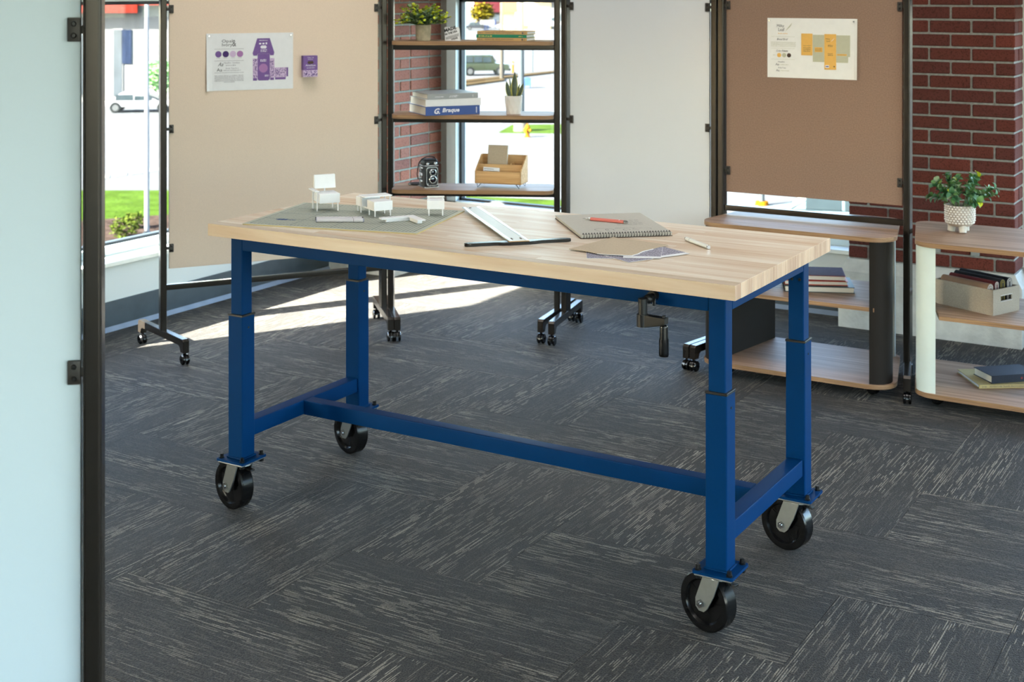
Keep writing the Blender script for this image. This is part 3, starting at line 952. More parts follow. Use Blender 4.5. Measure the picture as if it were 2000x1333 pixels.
# crank under the front apron
ck = bpy.data.objects.new('crank', None); 
cx_, cy_ = -1.574 - TX, -ly - AT / 2
hub = MB()
hub.cyl((cx_, cy_ + .006, 0.884), (cx_, cy_ - .012, 0.884), 0.017, 0.015, 24)
hub.cyl((cx_, cy_ - .010, 0.884), (cx_, cy_ - .030, 0.882), 0.010, seg=16).sphere((cx_, cy_ - .032, 0.882), 0.013, 16)
hub.cyl((cx_, cy_ - .032, 0.882), (cx_ - .006, cy_ - .05, 0.878), 0.009, seg=14)
hx0, hy0 = cx_ - 0.008, cy_ - 0.052
hub.cyl((hx0, hy0, 0.886), (hx0, hy0, 0.843), 0.0125, seg=24)
hub.cyl((hx0, hy0, 0.845), (hx0, hy0, 0.8115), 0.0165, seg=28)
ck = hub.build('crank', 'black_plastic', table)
ax2 = hx0 + 0.062
arm = MB()
arm.prism([(0.0, 0.8115), (0.012, 0.8115), (0.064, 0.8225), (0.070, 0.826), (0.070, 0.842), (0.0, 0.844)], -0.0125, 0.0125,
          mx=Matrix.Translation((hx0, hy0, 0)) @ Matrix(((1, 0, 0, 0), (0, 0, 1, 0), (0, 1, 0, 0), (0, 0, 0, 1))), bevel=0.002)
arm.cyl((ax2, hy0, .842), (ax2, hy0, .848), 0.004, seg=8)
arm.build('crank_arm', 'black_plastic', ck)
MB().lathe([(0, .8215), (.009, .8215), (.0115, .817), (.0115, .79), (.0135, .785), (.0135, .745), (.012, .7395), (0, .7395)], 24, (ax2, hy0, 0)).build('crank_grip', 'black_gloss', ck)
MB().box(cx_ + .006, cx_ + .016, cy_ - .022, cy_ - .010, 0.862, 0.882, 0.001).build('joint_pin', 'chrome', ck)

# ================================================================== MOBILE STANDS
def small_caster_mesh(R=0.024, w=0.034):
    mb = MB()
    for s in (-1, 1):
        a, b = s * 0.005, s * w / 2
        lo, hi = min(a, b), max(a, b)
        mb.lathe([(0.004, lo), (R - .003, lo), (R, lo + .003), (R, hi - .004), (R - .005, hi), (0.006, hi), (0.004, lo)], 20, mx=Matrix.Rotation(PI / 2, 4, 'X'))
    mb.cyl((0, 0, 0), (0.006, 0, R + 0.012), 0.006, seg=10)
    mb.prism([(R * 1.06 * math.cos(a), R * 1.06 * math.sin(a)) for a in [PI * k / 10 for k in range(11)]], -0.005, 0.005, mx=Matrix.Rotation(PI / 2, 4, 'X'))
    me = mb.mesh('caster'); me.materials.append(MATS['black_gloss'])
    return me
CASTER = small_caster_mesh()
CLIP = None
def clip_meshes():
    p = MB()
    p.box(-.0105, .0105, -.004, .003, -.0195, .0195, 0.0016)
    me1 = p.mesh('clip'); me1.materials.append(MATS['clip_metal'])
    n = MB().box(.009, .024, -.002, .006, -.007, .007, 0.001)
    me2 = n.mesh('clip_neck'); me2.materials.append(MATS['clip_metal'])
    s = MB().lathe([(0, -.0028), (.0030, -.0026), (.0046, -.0010), (.0046, 0.0005), (0, .0005)], 14, mx=Matrix.Rotation(PI / 2, 4, 'X') @ Matrix.Diagonal((1, 1, -1, 1)))
    me3 = s.mesh('screw'); me3.materials.append(MATS['black_bolt'])
    return me1, me2, me3
CLIP = clip_meshes()
def add_clip(stand, x, y, z, side):
    o = obj('clip', CLIP[0], stand, (x, y, z), (0, 0, 0 if side > 0 else 0))
    n = obj('clip_neck', CLIP[1], o, (0, 0, 0), (0, 0, 0), (1 if side > 0 else -1, 1, 1))
    for dz in (.0095, -.0095):
        obj('screw', CLIP[2], o, (0, -.004, dz))
def post_pts():
    return rrect(-0.015, 0.015, -0.025, 0.025, 0.006, 4)
def add_foot(stand, x, y, ang, half=0.235, drop_only=False):
    """inverted T foot: a bar with turned-down ends over twin-wheel casters; ang in the stand's frame"""
    mb = MB()
    w = 0.0155
    # side profile, extruded across the bar width
    pr_ = [(-half - .016, .056), (-half + .016, .056), (-half + .017, .078), (-half + .03, .088), (half - .03, .088), (half - .017, .078), (half - .016, .056), (half + .016, .056),
           (half + .016, .108), (half + .006, .118), (-half - .006, .118), (-half - .016, .108)]
    mb.prism(pr_, -w, w, mx=Matrix(((1, 0, 0, 0), (0, 0, 1, 0), (0, 1, 0, 0), (0, 0, 0, 1))), bevel=0.003)
    f = mb.build('foot', 'bronze_metal', stand, (x, y, 0), (0, 0, ang))
    for s in (-1, 1):
        obj('caster', CASTER, f, (s * half, 0, 0.024), (0, 0, random.uniform(-.15, .15)))
    return f
def stand(name, label, o, ang, L, zs, panel=None, rails=(0.318,), clips=(), feet=None, top=1.98, panel_gap=0.028, post_rot=(0, 0)):
    st = thing(name, label, 'board stand' if panel else 'shelf', (o[0], o[1], 0), ang)
    for s, pr0 in ((-1, post_rot[0]), (1, post_rot[1])):
        MB().prism(post_pts(), 0.112, top).build('post', 'bronze_metal', st, (s * L / 2, 0, 0), (0, 0, pr0))
    MB().box(-L / 2 + .012, L / 2 - .012, -.0125, .0125, top - .04, top - .008, 0.003).build('top_rail', 'bronze_metal', st)
    for zr in rails:
        MB().box(-L / 2 + .012, L / 2 - .012, -.0125, .0125, zr - .026, zr, 0.003).build('rail', 'bronze_metal', st)
    if panel:
        m, z0, z1 = panel
        MB().box(-L / 2 + panel_gap, L / 2 - panel_gap, -.006, .006, z0, z1, 0.002).build('board_panel', m, st)
    for z in clips:
        for s in (-1, 1):
            add_clip(st, s * (L / 2 - panel_gap - .010), -.009, z, s)
    for (x, y, a) in (feet or ()):
        add_foot(st, x, y, a)
    return st

A_T, A_S, A_W = math.radians(55.79), math.radians(27.39), math.radians(-3.58)
tan = stand('board_stand', 'tan felt pinboard stand holding the purple packaging poster', (-4.397, 5.131), A_T, 1.092, None, ('tan_felt', 0.398, 1.93),
            (0.325,), (1.62, 1.056, 0.496), [(-.546, 0, math.radians(-20.6) - A_T), (.546, -.004, math.radians(-45) - A_T)])
shelf = stand('shelf_stand', 'open rolling shelf stand with three wood shelves of books and plants', (-3.684, 5.796), A_S, 0.835, None, None,
              (0.325, 1.434, 1.070, 0.700), (), [(-.4175, 0, math.radians(-47) - A_S), (.4175, 0, math.radians(-80) - A_S)])
white = stand('board_stand', 'white markerboard stand between the shelves and the brown pinboard', (-2.848, 5.950), A_W, 0.818, None, ('whiteboard', 0.398, 1.93),
              (0.325,), (1.63, 1.07, 0.51), [(-.409, 0, math.radians(-78) - A_W), (.409, .0, math.radians(-100) - A_W)])
brown = stand('board_stand', 'brown felt pinboard stand in front of the brick pier', (-1.980, 5.920), 0.0, 0.850, None, ('brown_felt', 0.782, 1.93),
              (0.722,), (1.64, 0.881), [(-.425, 0, math.radians(-100)), (.425, .0, math.radians(-76))], panel_gap=0.022)
A_F = math.radians(40)
LF = 0.95
PF = Vector((-1.736, 1.573))
of = PF - Vector((math.cos(A_F), math.sin(A_F))) * LF / 2
fore = stand('board_stand', 'pale blue markerboard stand cropped by the left picture edge', (of.x, of.y), A_F, LF, None, ('whiteboard_teal', 0.398, 1.93),
             (0.325,), (1.652, 1.094, 0.51), [(-LF / 2, 0, -PI / 2), (LF / 2, 0, -PI / 2)], panel_gap=0.020)
# shelf boards
SHELF_Z = (0.721, 1.091, 1.4555)
for z in SHELF_Z:
    b = MB().prism(rrect(-.402, .402, -.120, .120, .045, 6), z - .019, z, bevel=0.0012).edge_band().build('shelf_board', ['oak_laminate', 'oak_edge'], shelf)

# ================================================================== CARTS
def rpoly(pts, radii, seg=7):
    """polygon (counter-clockwise) with rounded corners"""
    out = []
    n = len(pts)
    for i_ in range(n):
        p, q, r_ = Vector(pts[i_ - 1]), Vector(pts[i_]), Vector(pts[(i_ + 1) % n])
        rad = radii[i_]
        if rad <= 0:
            out.append((q.x, q.y)); continue
        d1, d2 = (p - q).normalized(), (r_ - q).normalized()
        half = d1.angle(d2) / 2
        tl = rad / math.tan(half)
        cen = q + (d1 + d2).normalized() * (rad / math.sin(half))
        s0, s1 = q + d1 * tl - cen, q + d2 * tl - cen
        a0 = math.atan2(s0.y, s0.x); a1 = math.atan2(s1.y, s1.x)
        while a1 - a0 > PI: a1 -= 2 * PI
        while a1 - a0 < -PI: a1 += 2 * PI
        for k in range(seg + 1):
            a_ = a0 + (a1 - a0) * k / seg
            out.append((cen.x + rad * math.cos(a_), cen.y + rad * math.sin(a_)))
    return out
def cart(label, cx, cy, side_mat, fl, fr_, bl, br_, columns, deep=None):
    """trapezoid cart; fl/fr_ = front left/right x, bl/br_ = back left/right x (local), columns = front columns as (x0, x1, outer side)"""
    c = thing('storage_cart', label, 'cart', (cx, cy, 0))
    y = .2725
    plan = [(fl, -y), (fr_, -y), (br_, y), (bl, y)]
    for nm, z0, z1 in (('top_board', .662, .681), ('bottom_board', .050, .069)):
        MB().prism(rpoly(plan, (.095, .095, .06, .06)), z0, z1, bevel=.0012).edge_band().build(nm, ['oak_laminate', 'oak_edge'], c)
    ins = .095
    MB().prism([(fl + ins, -y + .012), (fr_ - ins, -y + .012), (br_ - ins * .6, y - .03), (bl + ins * .6, y - .03)], .370, .387, bevel=.0008).edge_band().build('middle_shelf', ['oak_laminate', 'oak_edge'], c)
    for (x0, x1, sd) in columns:
        rad = (.075, 0, 0, 0) if sd < 0 else (0, .075, 0, 0)
        sl = ((bl - fl) if sd < 0 else (br_ - fr_)) / (2 * y) * .10
        MB().prism(rpoly([(x0, -y + .010), (x1, -y + .010), (x1 + sl, -y + .108), (x0 + sl, -y + .108)], rad), .069, .662).build('side_panel', side_mat, c)
        xr = (fl if sd < 0 else fr_) + ((bl - fl) if sd < 0 else (br_ - fr_)) * .9 - sd * .03
        MB().box(xr - .009, xr + .009, y - .062, y - .044, .069, .662, .002).build('rear_post', 'jamb_grey', c)
    if deep:
        MB().prism(rpoly([(fl + .012, -y + .010), (fl + .10, -y + .010), (bl + .085, y - .010), (bl + .012, y - .010)], (.075, 0, 0, .03)), .069, .662).build('side_panel', side_mat, c)
    for fx, ty in ((.12, -.16), (.88, -.16), (.14, .17), (.86, .17)):
        t_ = (ty + y) / (2 * y)
        xa, xb = fl + (bl - fl) * t_, fr_ + (br_ - fr_) * t_
        obj('caster', CASTER, c, (xa + (xb - xa) * fx, ty, 0.024), (0, 0, random.uniform(-.6, .6)))
    return c
cart1 = cart('low oak cart with dark brown rounded sides beneath the brown pinboard', -1.980, 5.918, 'panel_dark', -.450, .450, -.350, .320, [(.3375, .430, 1)], True)
cart2 = cart('low oak cart with white rounded sides at the right edge', -1.060, 5.918, 'panel_white', -.395, .330, -.530, .450, [(-.411 + .018, -.326 + .012, -1), (.22, .310, 1)])

# ================================================================== BOOKS
def book(name, label, loc, rz, ln, dp, th, cover, group=None, spine='-y', page='page_edge', rot=None, board=0.0025, cat='book'):
    """a closed book lying flat: spine runs along local X on the -Y side; origin = bottom centre"""
    t = thing(name, label, cat, loc, rz, group, rot)
    x, y = ln / 2, dp / 2
    mb = MB()
    mb.box(-x, x, -y, y, 0, board, .0006, 1); mb.box(-x, x, -y, y, th - board, th, .0006, 1)
    mb.box(-x, x, -y - .0005, -y + board, 0, th, .0008, 1)
    mb.build('cover', cover, t)
    MB().box(-x + .004, x - .004, -y + board, y - .005, board, th - board).build('pages', page, t, smooth=0)
    return t
def spine_print(t, dp, fn, material, name='spine_lettering'):
    ink = Ink(); fn(ink)
    return ink.build(name, material, t, -dp / 2 - .0012)
def sh(lx_, ly_, z):
    ca, sa = math.cos(A_S), math.sin(A_S)
    return (-3.684 + lx_ * ca - ly_ * sa, 5.796 + lx_ * sa + ly_ * ca, z)

gr = random.Random(11)
# top shelf: three books
zt = SHELF_Z[2]
for k, (mt, nm, lab, dx, rz) in enumerate((
        ('book_tan', 'book', 'tan travel photography book at the bottom of the top shelf stack', 0.000, -0.26),
        ('book_green', 'book', 'green book sandwiched between two tan books on the top shelf', -0.003, -0.24),
        ('book_tan', 'book', 'tan travel photography book on top of the green book', 0.002, -0.26))):
    c = sh(0.163 + dx, 0.015, zt + 0.0001 + k * 0.0162)
    t = book(nm, lab, c, A_S + rz, 0.262, 0.15, 0.016, mt, 'books on the top shelf', page='paper_white')
    if mt == 'book_tan':
        spine_print(t, .15, lambda i: i.text('ADVENTURE TRAVEL PHOTOGRAPHY', -.088, .0048, .150, squash=.0068), 'ink_grey')
        spine_print(t, .15, lambda i: i.greek(-.122, -.102, .006, .004, gr).disc(.108, .008, .005).rect(.118, .120, .004, .012), 'ink_grey', 'spine_mark')
    else:
        spine_print(t, .15, lambda i: i.greek(-.118, -.045, .005, .006, gr, .1, (.6, 1.6)).greek(.09, .110, .006, .0035, gr), 'yellow_ink')

# middle shelf: three big books, turned so that the tail edge shows at the left
zm = SHELF_Z[1]
def corner_book(label, near, ang, ln, dp, z, th, cover):
    # near = world position of the near corner (spine start); spine runs along ang, depth to the left of it
    ca, sa = math.cos(ang), math.sin(ang)
    cx = near[0] + ca * ln / 2 - sa * dp / 2
    cy = near[1] + sa * ln / 2 + ca * dp / 2
    return book('book', label, (cx, cy, z), ang, ln, dp, th, cover, 'books on the middle shelf')
a_b = math.radians(54)
n0 = Vector(sh(-.222, -.168, 0)[:2])
bb = corner_book('thick blue art book at the bottom of the middle shelf stack', n0, a_b, 0.286, 0.258, zm + .0001, 0.044, 'book_blue')
spine_print(bb, .258, lambda i: i.text('G.', -.098, .008, .030, shear=.35, squash=.028, bold=.03).text('Braque', -.056, .009, .090, shear=.2, squash=.027, bold=.03), 'ink_white')
spine_print(bb, .258, lambda i: [i.rect(.122, .127, .008 + q * .005, .0115 + q * .005) for q in range(6)], 'ink_white', 'publisher_mark')
wb = corner_book('white art book lying on the thick blue book', n0 + Vector((-.004, .006)), a_b - .01, 0.290, 0.248, zm + .0443, 0.036, 'book_white')
gb = corner_book('thin grey book on top of the white book', n0 + Vector((.004, .010)), a_b + .01, 0.268, 0.232, zm + .0805, 0.026, 'book_grey')
spine_print(gb, .232, lambda i: i.greek(-.095, -.050, .009, .004, gr, .1, (.6, 1.6)).greek(-.015, .030, .013, .004, gr, .1, (.6, 1.6)).greek(-.02, .022, .007, .004, gr, .1, (.6, 1.6)).rect(.105, .107, .006, .018), 'ink_white')

# cart books
gbk = book('book', 'dark green book under two red books on the dark cart', (-1.955, 5.925, .3871), math.radians(23), 0.300, 0.215, 0.026, 'book_teal', 'books on the dark cart', )
gbk.rotation_euler.z = math.radians(23) + PI
rb = book('book', 'red-edged book below the purple topped book on the dark cart', (-1.975, 5.935, .4133), math.radians(24) + PI, 0.275, 0.195, 0.019, 'book_orange', 'books on the dark cart')
pb = book('book', 'dusty purple topped book with red sides on the dark cart', (-1.980, 5.940, .4325), math.radians(22) + PI, 0.268, 0.190, 0.022, 'book_red', 'books on the dark cart')
MB().box(-.132, .132, -.093, .093, .0219, .0226).build('cover_cloth', 'book_purple', pb, smooth=0)
def corner_book2(label, near, ang, ln, dp, z, th, cover, page):
    ca, sa = math.cos(ang), math.sin(ang)
    return book('book', label, (near[0] + ca * ln / 2 - sa * dp / 2, near[1] + sa * ln / 2 + ca * dp / 2, z), ang, ln, dp, th, cover, 'books on the white cart', page=page)
ab = corner_book2('khaki travel photography paperback under the navy book', (-1.239, 5.823), math.radians(34), 0.262, 0.235, .0691, .0155, 'book_khaki', 'paper_white')
spine_print(ab, .235, lambda i: i.text('ADVENTURE TRAVEL PHOTOGRAPHY', -.086, .0042, .158, squash=.0072), 'ink_grey')
spine_print(ab, .235, lambda i: i.greek(-.118, -.098, .006, .0035, gr), 'ink_grey', 'spine_mark')
nb = corner_book2('navy hardback lying on the khaki paperback', (-1.197, 5.866), math.radians(43), 0.215, 0.140, .0848, .032, 'book_navy', 'page_edge')
spine_print(nb, .140, lambda i: i.disc(.03, .016, .005, 6), 'red_ink', 'spine_mark')

# ================================================================== POSTERS AND PURPLE BOX
def sheet(name, label, parent_frame, o, ang, x0, z_top, w, h, y, group=None, curl=0.012, side=-1, m='paper_white'):
    ca, sa = math.cos(ang), math.sin(ang)
    loc = (o[0] + x0 * ca - y * sa, o[1] + x0 * sa + y * ca, z_top)
    t = thing(name, label, 'poster', loc, ang, group)
    mb = MB()
    def fn(u, v):
        d = 0.0
        if side < 0 and u < .07: d = curl * ((.07 - u) / .07) ** 2 * (0.2 + 0.8 * v)
        if side > 0 and u > .94: d = curl * ((u - .94) / .06) ** 2 * (0.2 + 0.8 * v)
        return (u * w, -d, -v * h)
    mb.grid(fn, 30, 10)
    so = mb.build('sheet', m, t, smooth=0)
    sm = so.modifiers.new('thickness', 'SOLIDIFY'); sm.thickness = 0.0006; sm.offset = 1.0
    for px in (0.012, w - .014):
        MB().cyl((px, -.002, -.012), (px, -.010, -.012), .0028, .0034, 10).build('push_pin', 'chrome', t)
    return t
PY = -.0075
p1 = sheet('poster', 'white poster of a purple carton pinned on the tan board', tan, (-4.397, 5.131), A_T, -.344, 1.502, .424, .274, PY)
k1, k2 = .424 / 1130, .274 / 750
def X1(x): return (x - 165) * k1
def Z1(y): return -(y - 228) * k2
i = Ink()
i.text('Opal', X1(362), Z1(360), X1(500) - X1(362), squash=.0185); i.text('Ivory', X1(365), Z1(410), X1(498) - X1(365), squash=.0195); i.text('&', X1(498), Z1(400), X1(546) - X1(498), squash=.031)
i.text('Aa', X1(312), Z1(657), .026, shear=.4, squash=.018).text('Aa', X1(298), Z1(726), .026, squash=.0155)
i.build('lettering', 'ink_grey', p1, -.0012)
i = Ink()
for yy in (433, 587, 743): i.rect(X1(268), X1(645), Z1(yy + 2), Z1(yy - 2))
i.text('Headline Typeface', X1(385), Z1(632), X1(592) - X1(385), shear=.35, squash=.011).greek(X1(415), X1(540), Z1(654), .0045, gr, .1, (.5, 1.6))
i.text('Body Typeface', X1(415), Z1(700), X1(580) - X1(415), squash=.008).greek(X1(380), X1(606), Z1(718), .0035, gr, .1, (.5, 1.6))
for yy in (785, 802, 819, 836, 853): i.greek(X1(270), X1(640), Z1(yy), .0032, gr, .05, (.5, 2.0))
i.greek(X1(390), X1(525), Z1(870), .0032, gr, .05, (.5, 2.0))
for cx in (319, 409, 507, 596): i.greek(X1(cx - 25), X1(cx + 25), Z1(553), .0025, gr, .05, (.5, 2.0))
i.build('fine_print', 'ink_light', p1, -.0012)
for cx, mm in ((319, 'purple'), (413, 'purple_dark'), (505, 'purple_pale'), (597, 'purple_rose')):
    Ink().disc(X1(cx), Z1(500), .0152, 28).build('color_swatch', mm, p1, -.0012)
i = Ink()
i.poly([(X1(a), Z1(b)) for a, b in ((820, 300), (985, 300), (1045, 490), (1035, 527), (990, 527), (985, 505), (825, 505), (818, 527), (770, 527), (760, 495))])
i.rect(X1(825), X1(985), Z1(848), Z1(506))
for a, b, c, d in ((765, 817, 825, 858), (835, 970, 848, 858), (990, 1040, 825, 855), (1055, 1195, 822, 851), (1205, 1228, 692, 812)): i.rect(X1(a), X1(b), Z1(d), Z1(c))
i.build('carton_print', 'purple', p1, -.0010)
i = Ink()
for a, b, c, d in ((762, 825, 565, 825), (985, 1046, 565, 825), (1046, 1206, 690, 822)): i.rect(X1(a), X1(b), Z1(d), Z1(c))
i.build('pattern_ground', 'purple_pale', p1, -.0010)
i = Ink(); j = Ink()
for a, b, c, d in ((765, 822, 568, 822), (988, 1043, 568, 822), (1049, 1203, 693, 818)):
    n = int((b - a) * (d - c) / 180)
    for q in range(n):
        (i if q % 3 else j).disc(X1(gr.uniform(a + 4, b - 4)), Z1(gr.uniform(c + 4, d - 4)), gr.uniform(.0012, .0026), 5, gr.uniform(.6, 1.3))
i.build('pattern_mark', 'purple', p1, -.0013); j.build('pattern_mark', 'purple_dark', p1, -.0015)
i = Ink()
i.poly([(X1(a), Z1(b)) for a, b in ((860, 415), (873, 395), (932, 395), (945, 415), (932, 436), (873, 436))])
i.greek(X1(845), X1(960), Z1(380), .010, gr, .0, (.5, 1.2)); i.greek(X1(848), X1(960), Z1(332), .004, gr, .0, (.5, 1.2))
for yy in (460, 480): i.greek(X1(865), X1(945), Z1(yy), .005, gr, 0, (.5, 1.4))
for yy in (590, 608): i.greek(X1(862), X1(940), Z1(yy), .005, gr, 0, (.5, 1.4))
i.build('carton_lettering', 'ink_white', p1, -.0013)
Ink().disc(X1(900), Z1(695), .0215, 28).build('carton_badge', 'purple_rose', p1, -.0012)
i = Ink()
for q in range(12): i.rect(X1(918 + q * 4.4), X1(918 + q * 4.4 + gr.uniform(1.2, 3)), Z1(808), Z1(782))
i.build('bar_code', 'ink_white', p1, -.0013)

def panel_pt(o, ang, x, y, z):
    ca, sa = math.cos(ang), math.sin(ang)
    return (o[0] + x * ca - y * sa, o[1] + x * sa + y * ca, z)
pb_ = thing('sample_box', 'small purple carton stuck to the tan board beside the poster', 'box', panel_pt((-4.397, 5.131), A_T, .158, -.0063, 1.284), A_T)
MB().box(-.036, .036, -.034, 0, 0, .104, .0012).build('carton', 'purple', pb_)
MB().box(-.0362, .0362, -.0343, -.0003, .0002, .034, .0008).build('patterned_sleeve', 'purple_pale', pb_)
i = Ink(); j = Ink()
for q in range(60): (i if q % 2 else j).disc(gr.uniform(-.033, .033), gr.uniform(.003, .031), gr.uniform(.0016, .003), 5)
i.build('pattern_mark', 'purple_dark', pb_, -.0347); j.build('pattern_mark', 'purple', pb_, -.0349)
Ink().text('Opal &', -.016, .092, .032, squash=.006).text('Ivory', -.012, .084, .024, squash=.006).build('lettering', 'ink_white', pb_, -.0347)
Ink().text('Amethyst', -.026, .050, .052, shear=.2, squash=.012).build('product_name', 'ink_white', pb_, -.0347)
Ink().greek(-.02, .022, .043, .003, gr, 0, (.5, 1.2)).build('fine_print', 'ink_white', pb_, -.0347)
Ink().poly([(-.016, .071), (-.011, .078), (.011, .078), (.016, .071), (.011, .064), (-.011, .064)]).build('cut_out', 'umber', pb_, -.0347)

p2 = sheet('poster', 'white poster with amber and sage label artwork on the brown board', brown, (-1.980, 5.920), 0, -.204, 1.584, .412, .268, PY, curl=.010, side=1, m='paper_warm')
k3, k4 = .412 / 1563, .268 / 1045
def X2(x): return (x - 147) * k3
def Z2(y): return -(y - 132) * k4
i = Ink()
i.text('Milky', X2(318), Z2(302), X2(446) - X2(318), squash=.0150).text('Leaf', X2(345), Z2(362), X2(452) - X2(345), squash=.0145)
i.build('logo_lettering', 'ink_grey', p2, -.0012)
for (tx, x_, z_, w_, sh_, sq_) in (('Aa', 288, 965, .018, .2, .0105), ('Aa', 303, 1070, .0155, 0, .0100), ('Headline', 335, 912, .0316, .3, .0065), ('Body Copy', 345, 1020, .0350, 0, .0072),
                                   ('Brand Brief', 318, 520, .0522, .35, .009), ('Color Palette', 308, 724, .0538, .35, .009)):
    Ink().text(tx, X2(x_), Z2(z_), w_, shear=sh_, squash=sq_).build('heading', 'ink_grey', p2, -.0012)
i = Ink()
for yy in (458, 662, 856): i.rect(X2(215), X2(635), Z2(yy + 2), Z2(yy - 1))
for yy in (562, 584, 606, 630): i.greek(X2(210), X2(650), Z2(yy), .0026, gr, .05, (.5, 2.0))
i.greek(X2(370), X2(525), Z2(955), .0032, gr, .05, (.5, 1.8)).greek(X2(375), X2(540), Z2(1062), .0032, gr, .05, (.5, 1.8)).greek(X2(248), X2(300), Z2(786), .002, gr, .05)
i.poly([(X2(455), Z2(378)), (X2(520), Z2(290)), (X2(590), Z2(212)), (X2(560), Z2(275)), (X2(480), Z2(352))])
i.build('fine_print', 'sage', p2, -.0012)
for cx, mm in ((358, 'amber'), (447, 'sage'), (533, 'umber')):
    Ink().disc(X2(cx), Z2(783), .0096, 24).build('color_swatch', mm, p2, -.0012)
for (a, b, c, d) in ((748, 945, 775, 397), (1150, 1352, 1013, 400), (983, 1118, 715, 632), (1365, 1532, 768, 738)):
    Ink().rect(X2(a), X2(b), Z2(c), Z2(d)).build('amber_artwork', 'amber', p2, -.0013)
Ink().greek(X2(340), X2(510), Z2(408), .0035, gr, 0, (.6, 1.5)).build('tag_line', 'amber', p2, -.0013)
Ink().rect(X2(950), X2(1149), Z2(885), Z2(415)).build('sage_artwork', 'sage', p2, -.0011)
Ink().poly([(X2(a), Z2(b)) for a, b in ((1353, 888), (1555, 888), (1555, 786), (1588, 786), (1588, 418), (1353, 418))]).build('sage_artwork', 'sage', p2, -.0011)
i = Ink()
for yy in (608, 640, 658, 676, 694, 712): i.greek(X2(785), X2(912), Z2(yy), .0022, gr, 0, (.6, 1.8))
for yy in (660, 680, 698): i.greek(X2(995), X2(1105), Z2(yy), .002, gr, 0, (.6, 1.8))
i.text('Milky', X2(1175), Z2(502), .019, squash=.0075).text('Leaf', X2(1190), Z2(534), .016, squash=.0072)
for yy in (598, 618, 745, 770): i.greek(X2(1212), X2(1295), Z2(yy), .003, gr, 0, (.6, 1.8))
i.disc(X2(1318), Z2(958), .003, 12).greek(X2(1375), X2(1520), Z2(756), .002, gr, 0, (.6, 1.8))
i.build('artwork_lettering', 'umber', p2, -.0015)
Ink().rect(X2(1165), X2(1230), Z2(982), Z2(936)).poly([(X2(1258), Z2(535)), (X2(1325), Z2(462)), (X2(1300), Z2(500))]).build('white_artwork', 'ink_white', p2, -.0015)
Ink().rect(X2(1172), X2(1224), Z2(968), Z2(950)).build('blue_mark', 'print_blue', p2, -.0017)

# ================================================================== ON THE TABLE
ZT = TH + 0.0002
# cutting mat
mat_c = [(-3.034, 3.367), (-3.142, 3.814), (-2.554, 3.962), (-2.441, 3.512)]
mc = Vector((sum(p[0] for p in mat_c) / 4, sum(p[1] for p in mat_c) / 4))
ma_ = math.atan2(3.512 - 3.367, -2.441 + 3.034)
cmat = thing('cutting_mat', 'grey-green gridded cutting mat at the left end of the table', 'cutting mat', (mc.x, mc.y, ZT), ma_)
MW, MD = 0.608, 0.461
MB().prism(rrect(-MW / 2, MW / 2, -MD / 2, MD / 2, .008, 3), 0, .003).build('mat_sheet', ['mat_edge'], cmat, smooth=0)
MB().box(-MW / 2 + .001, MW / 2 - .001, -MD / 2 + .001, MD / 2 - .001, .0025, .0034).build('mat_surface', 'mat_green', cmat, smooth=0)
gl = MB()
nx, ny = 44, 32
for q in range(nx + 1):
    xx = -MW / 2 + .02 + (MW - .04) * q / nx; ww = .0018 if q % 11 == 0 else .0011
    gl.face([(xx - ww, -MD / 2 + .02, .0036), (xx + ww, -MD / 2 + .02, .0036), (xx + ww, MD / 2 - .02, .0036), (xx - ww, MD / 2 - .02, .0036)])
for q in range(ny + 1):
    yy = -MD / 2 + .02 + (MD - .04) * q / ny; ww = .0016 if q % 8 == 0 else .0004
    gl.face([(-MW / 2 + .02, yy - ww, .0037), (MW / 2 - .02, yy - ww, .0037), (MW / 2 - .02, yy + ww, .0037), (-MW / 2 + .02, yy + ww, .0037)])
gl.build('grid_lines', 'mat_line', cmat, smooth=0)
lg = MB()
lg.prism([(.022 * math.cos(2 * PI * k / 20), .011 * math.sin(2 * PI * k / 20)) for k in range(20)], .0036, .0039, mx=Matrix.Translation((-.215, -.12, 0)))
lg.prism([(0.018, -.003), (0.05, -.003), (0.05, .003), (0.018, .003)], .0036, .0039, mx=Matrix.Translation((-.215, -.12, 0)))
lg.build('mat_emblem', 'print_blue', cmat, smooth=0)
ZM = ZT + .0038

# white furniture models
def legs4(mb_fn, t, pts, z0, z1, r=.0024):
    for (x, y) in pts:
        MB().cyl((x, y, z0), (x, y, z1), r, seg=10).build('leg', 'model_white', t)
m1 = thing('model_armchair', 'white scale model armchair with a backrest on the cutting mat', 'model chair', (-2.972, 3.730, ZM), math.radians(-36))
MB().box(-.040, .040, -.036, .036, .028, .060, .0015).build('seat', 'model_white', m1)
bk = MB(); bk.prism([(-.006, 0), (.012, 0), (.004, .046), (-.006, .046)], -.037, .037, mx=Matrix.Translation((-.030, 0, .072)) @ Matrix(((1, 0, 0, 0), (0, 0, 1, 0), (0, 1, 0, 0), (0, 0, 0, 1))), bevel=.001)
bk.build('backrest', 'model_white', m1)
MB().cyl((-.028, .0, .056), (-.028, .0, .074), .002).build('back_support', 'model_white', m1)
MB().box(-.054, .030, -.050, -.034, .066, .0695, .0008).build('armrest', 'model_white', m1)
legs4(None, m1, [(-.034, .030), (.034, .030)], 0, .03); legs4(None, m1, [(-.034, -.040), (.022, -.040)], 0, .067)
m2 = thing('model_bench', 'white scale model bench of two seats joined by an arm table', 'model bench', (-2.790, 3.755, ZM), math.radians(-30))
MB().box(-.075, -.022, -.034, .034, .020, .051, .0015).build('seat', 'model_white', m2)
MB().box(.022, .082, -.034, .034, .020, .051, .0015).build('seat', 'model_white', m2)
MB().box(-.036, .020, -.040, .060, .057, .0605, .0008).build('arm_table', 'model_white', m2)
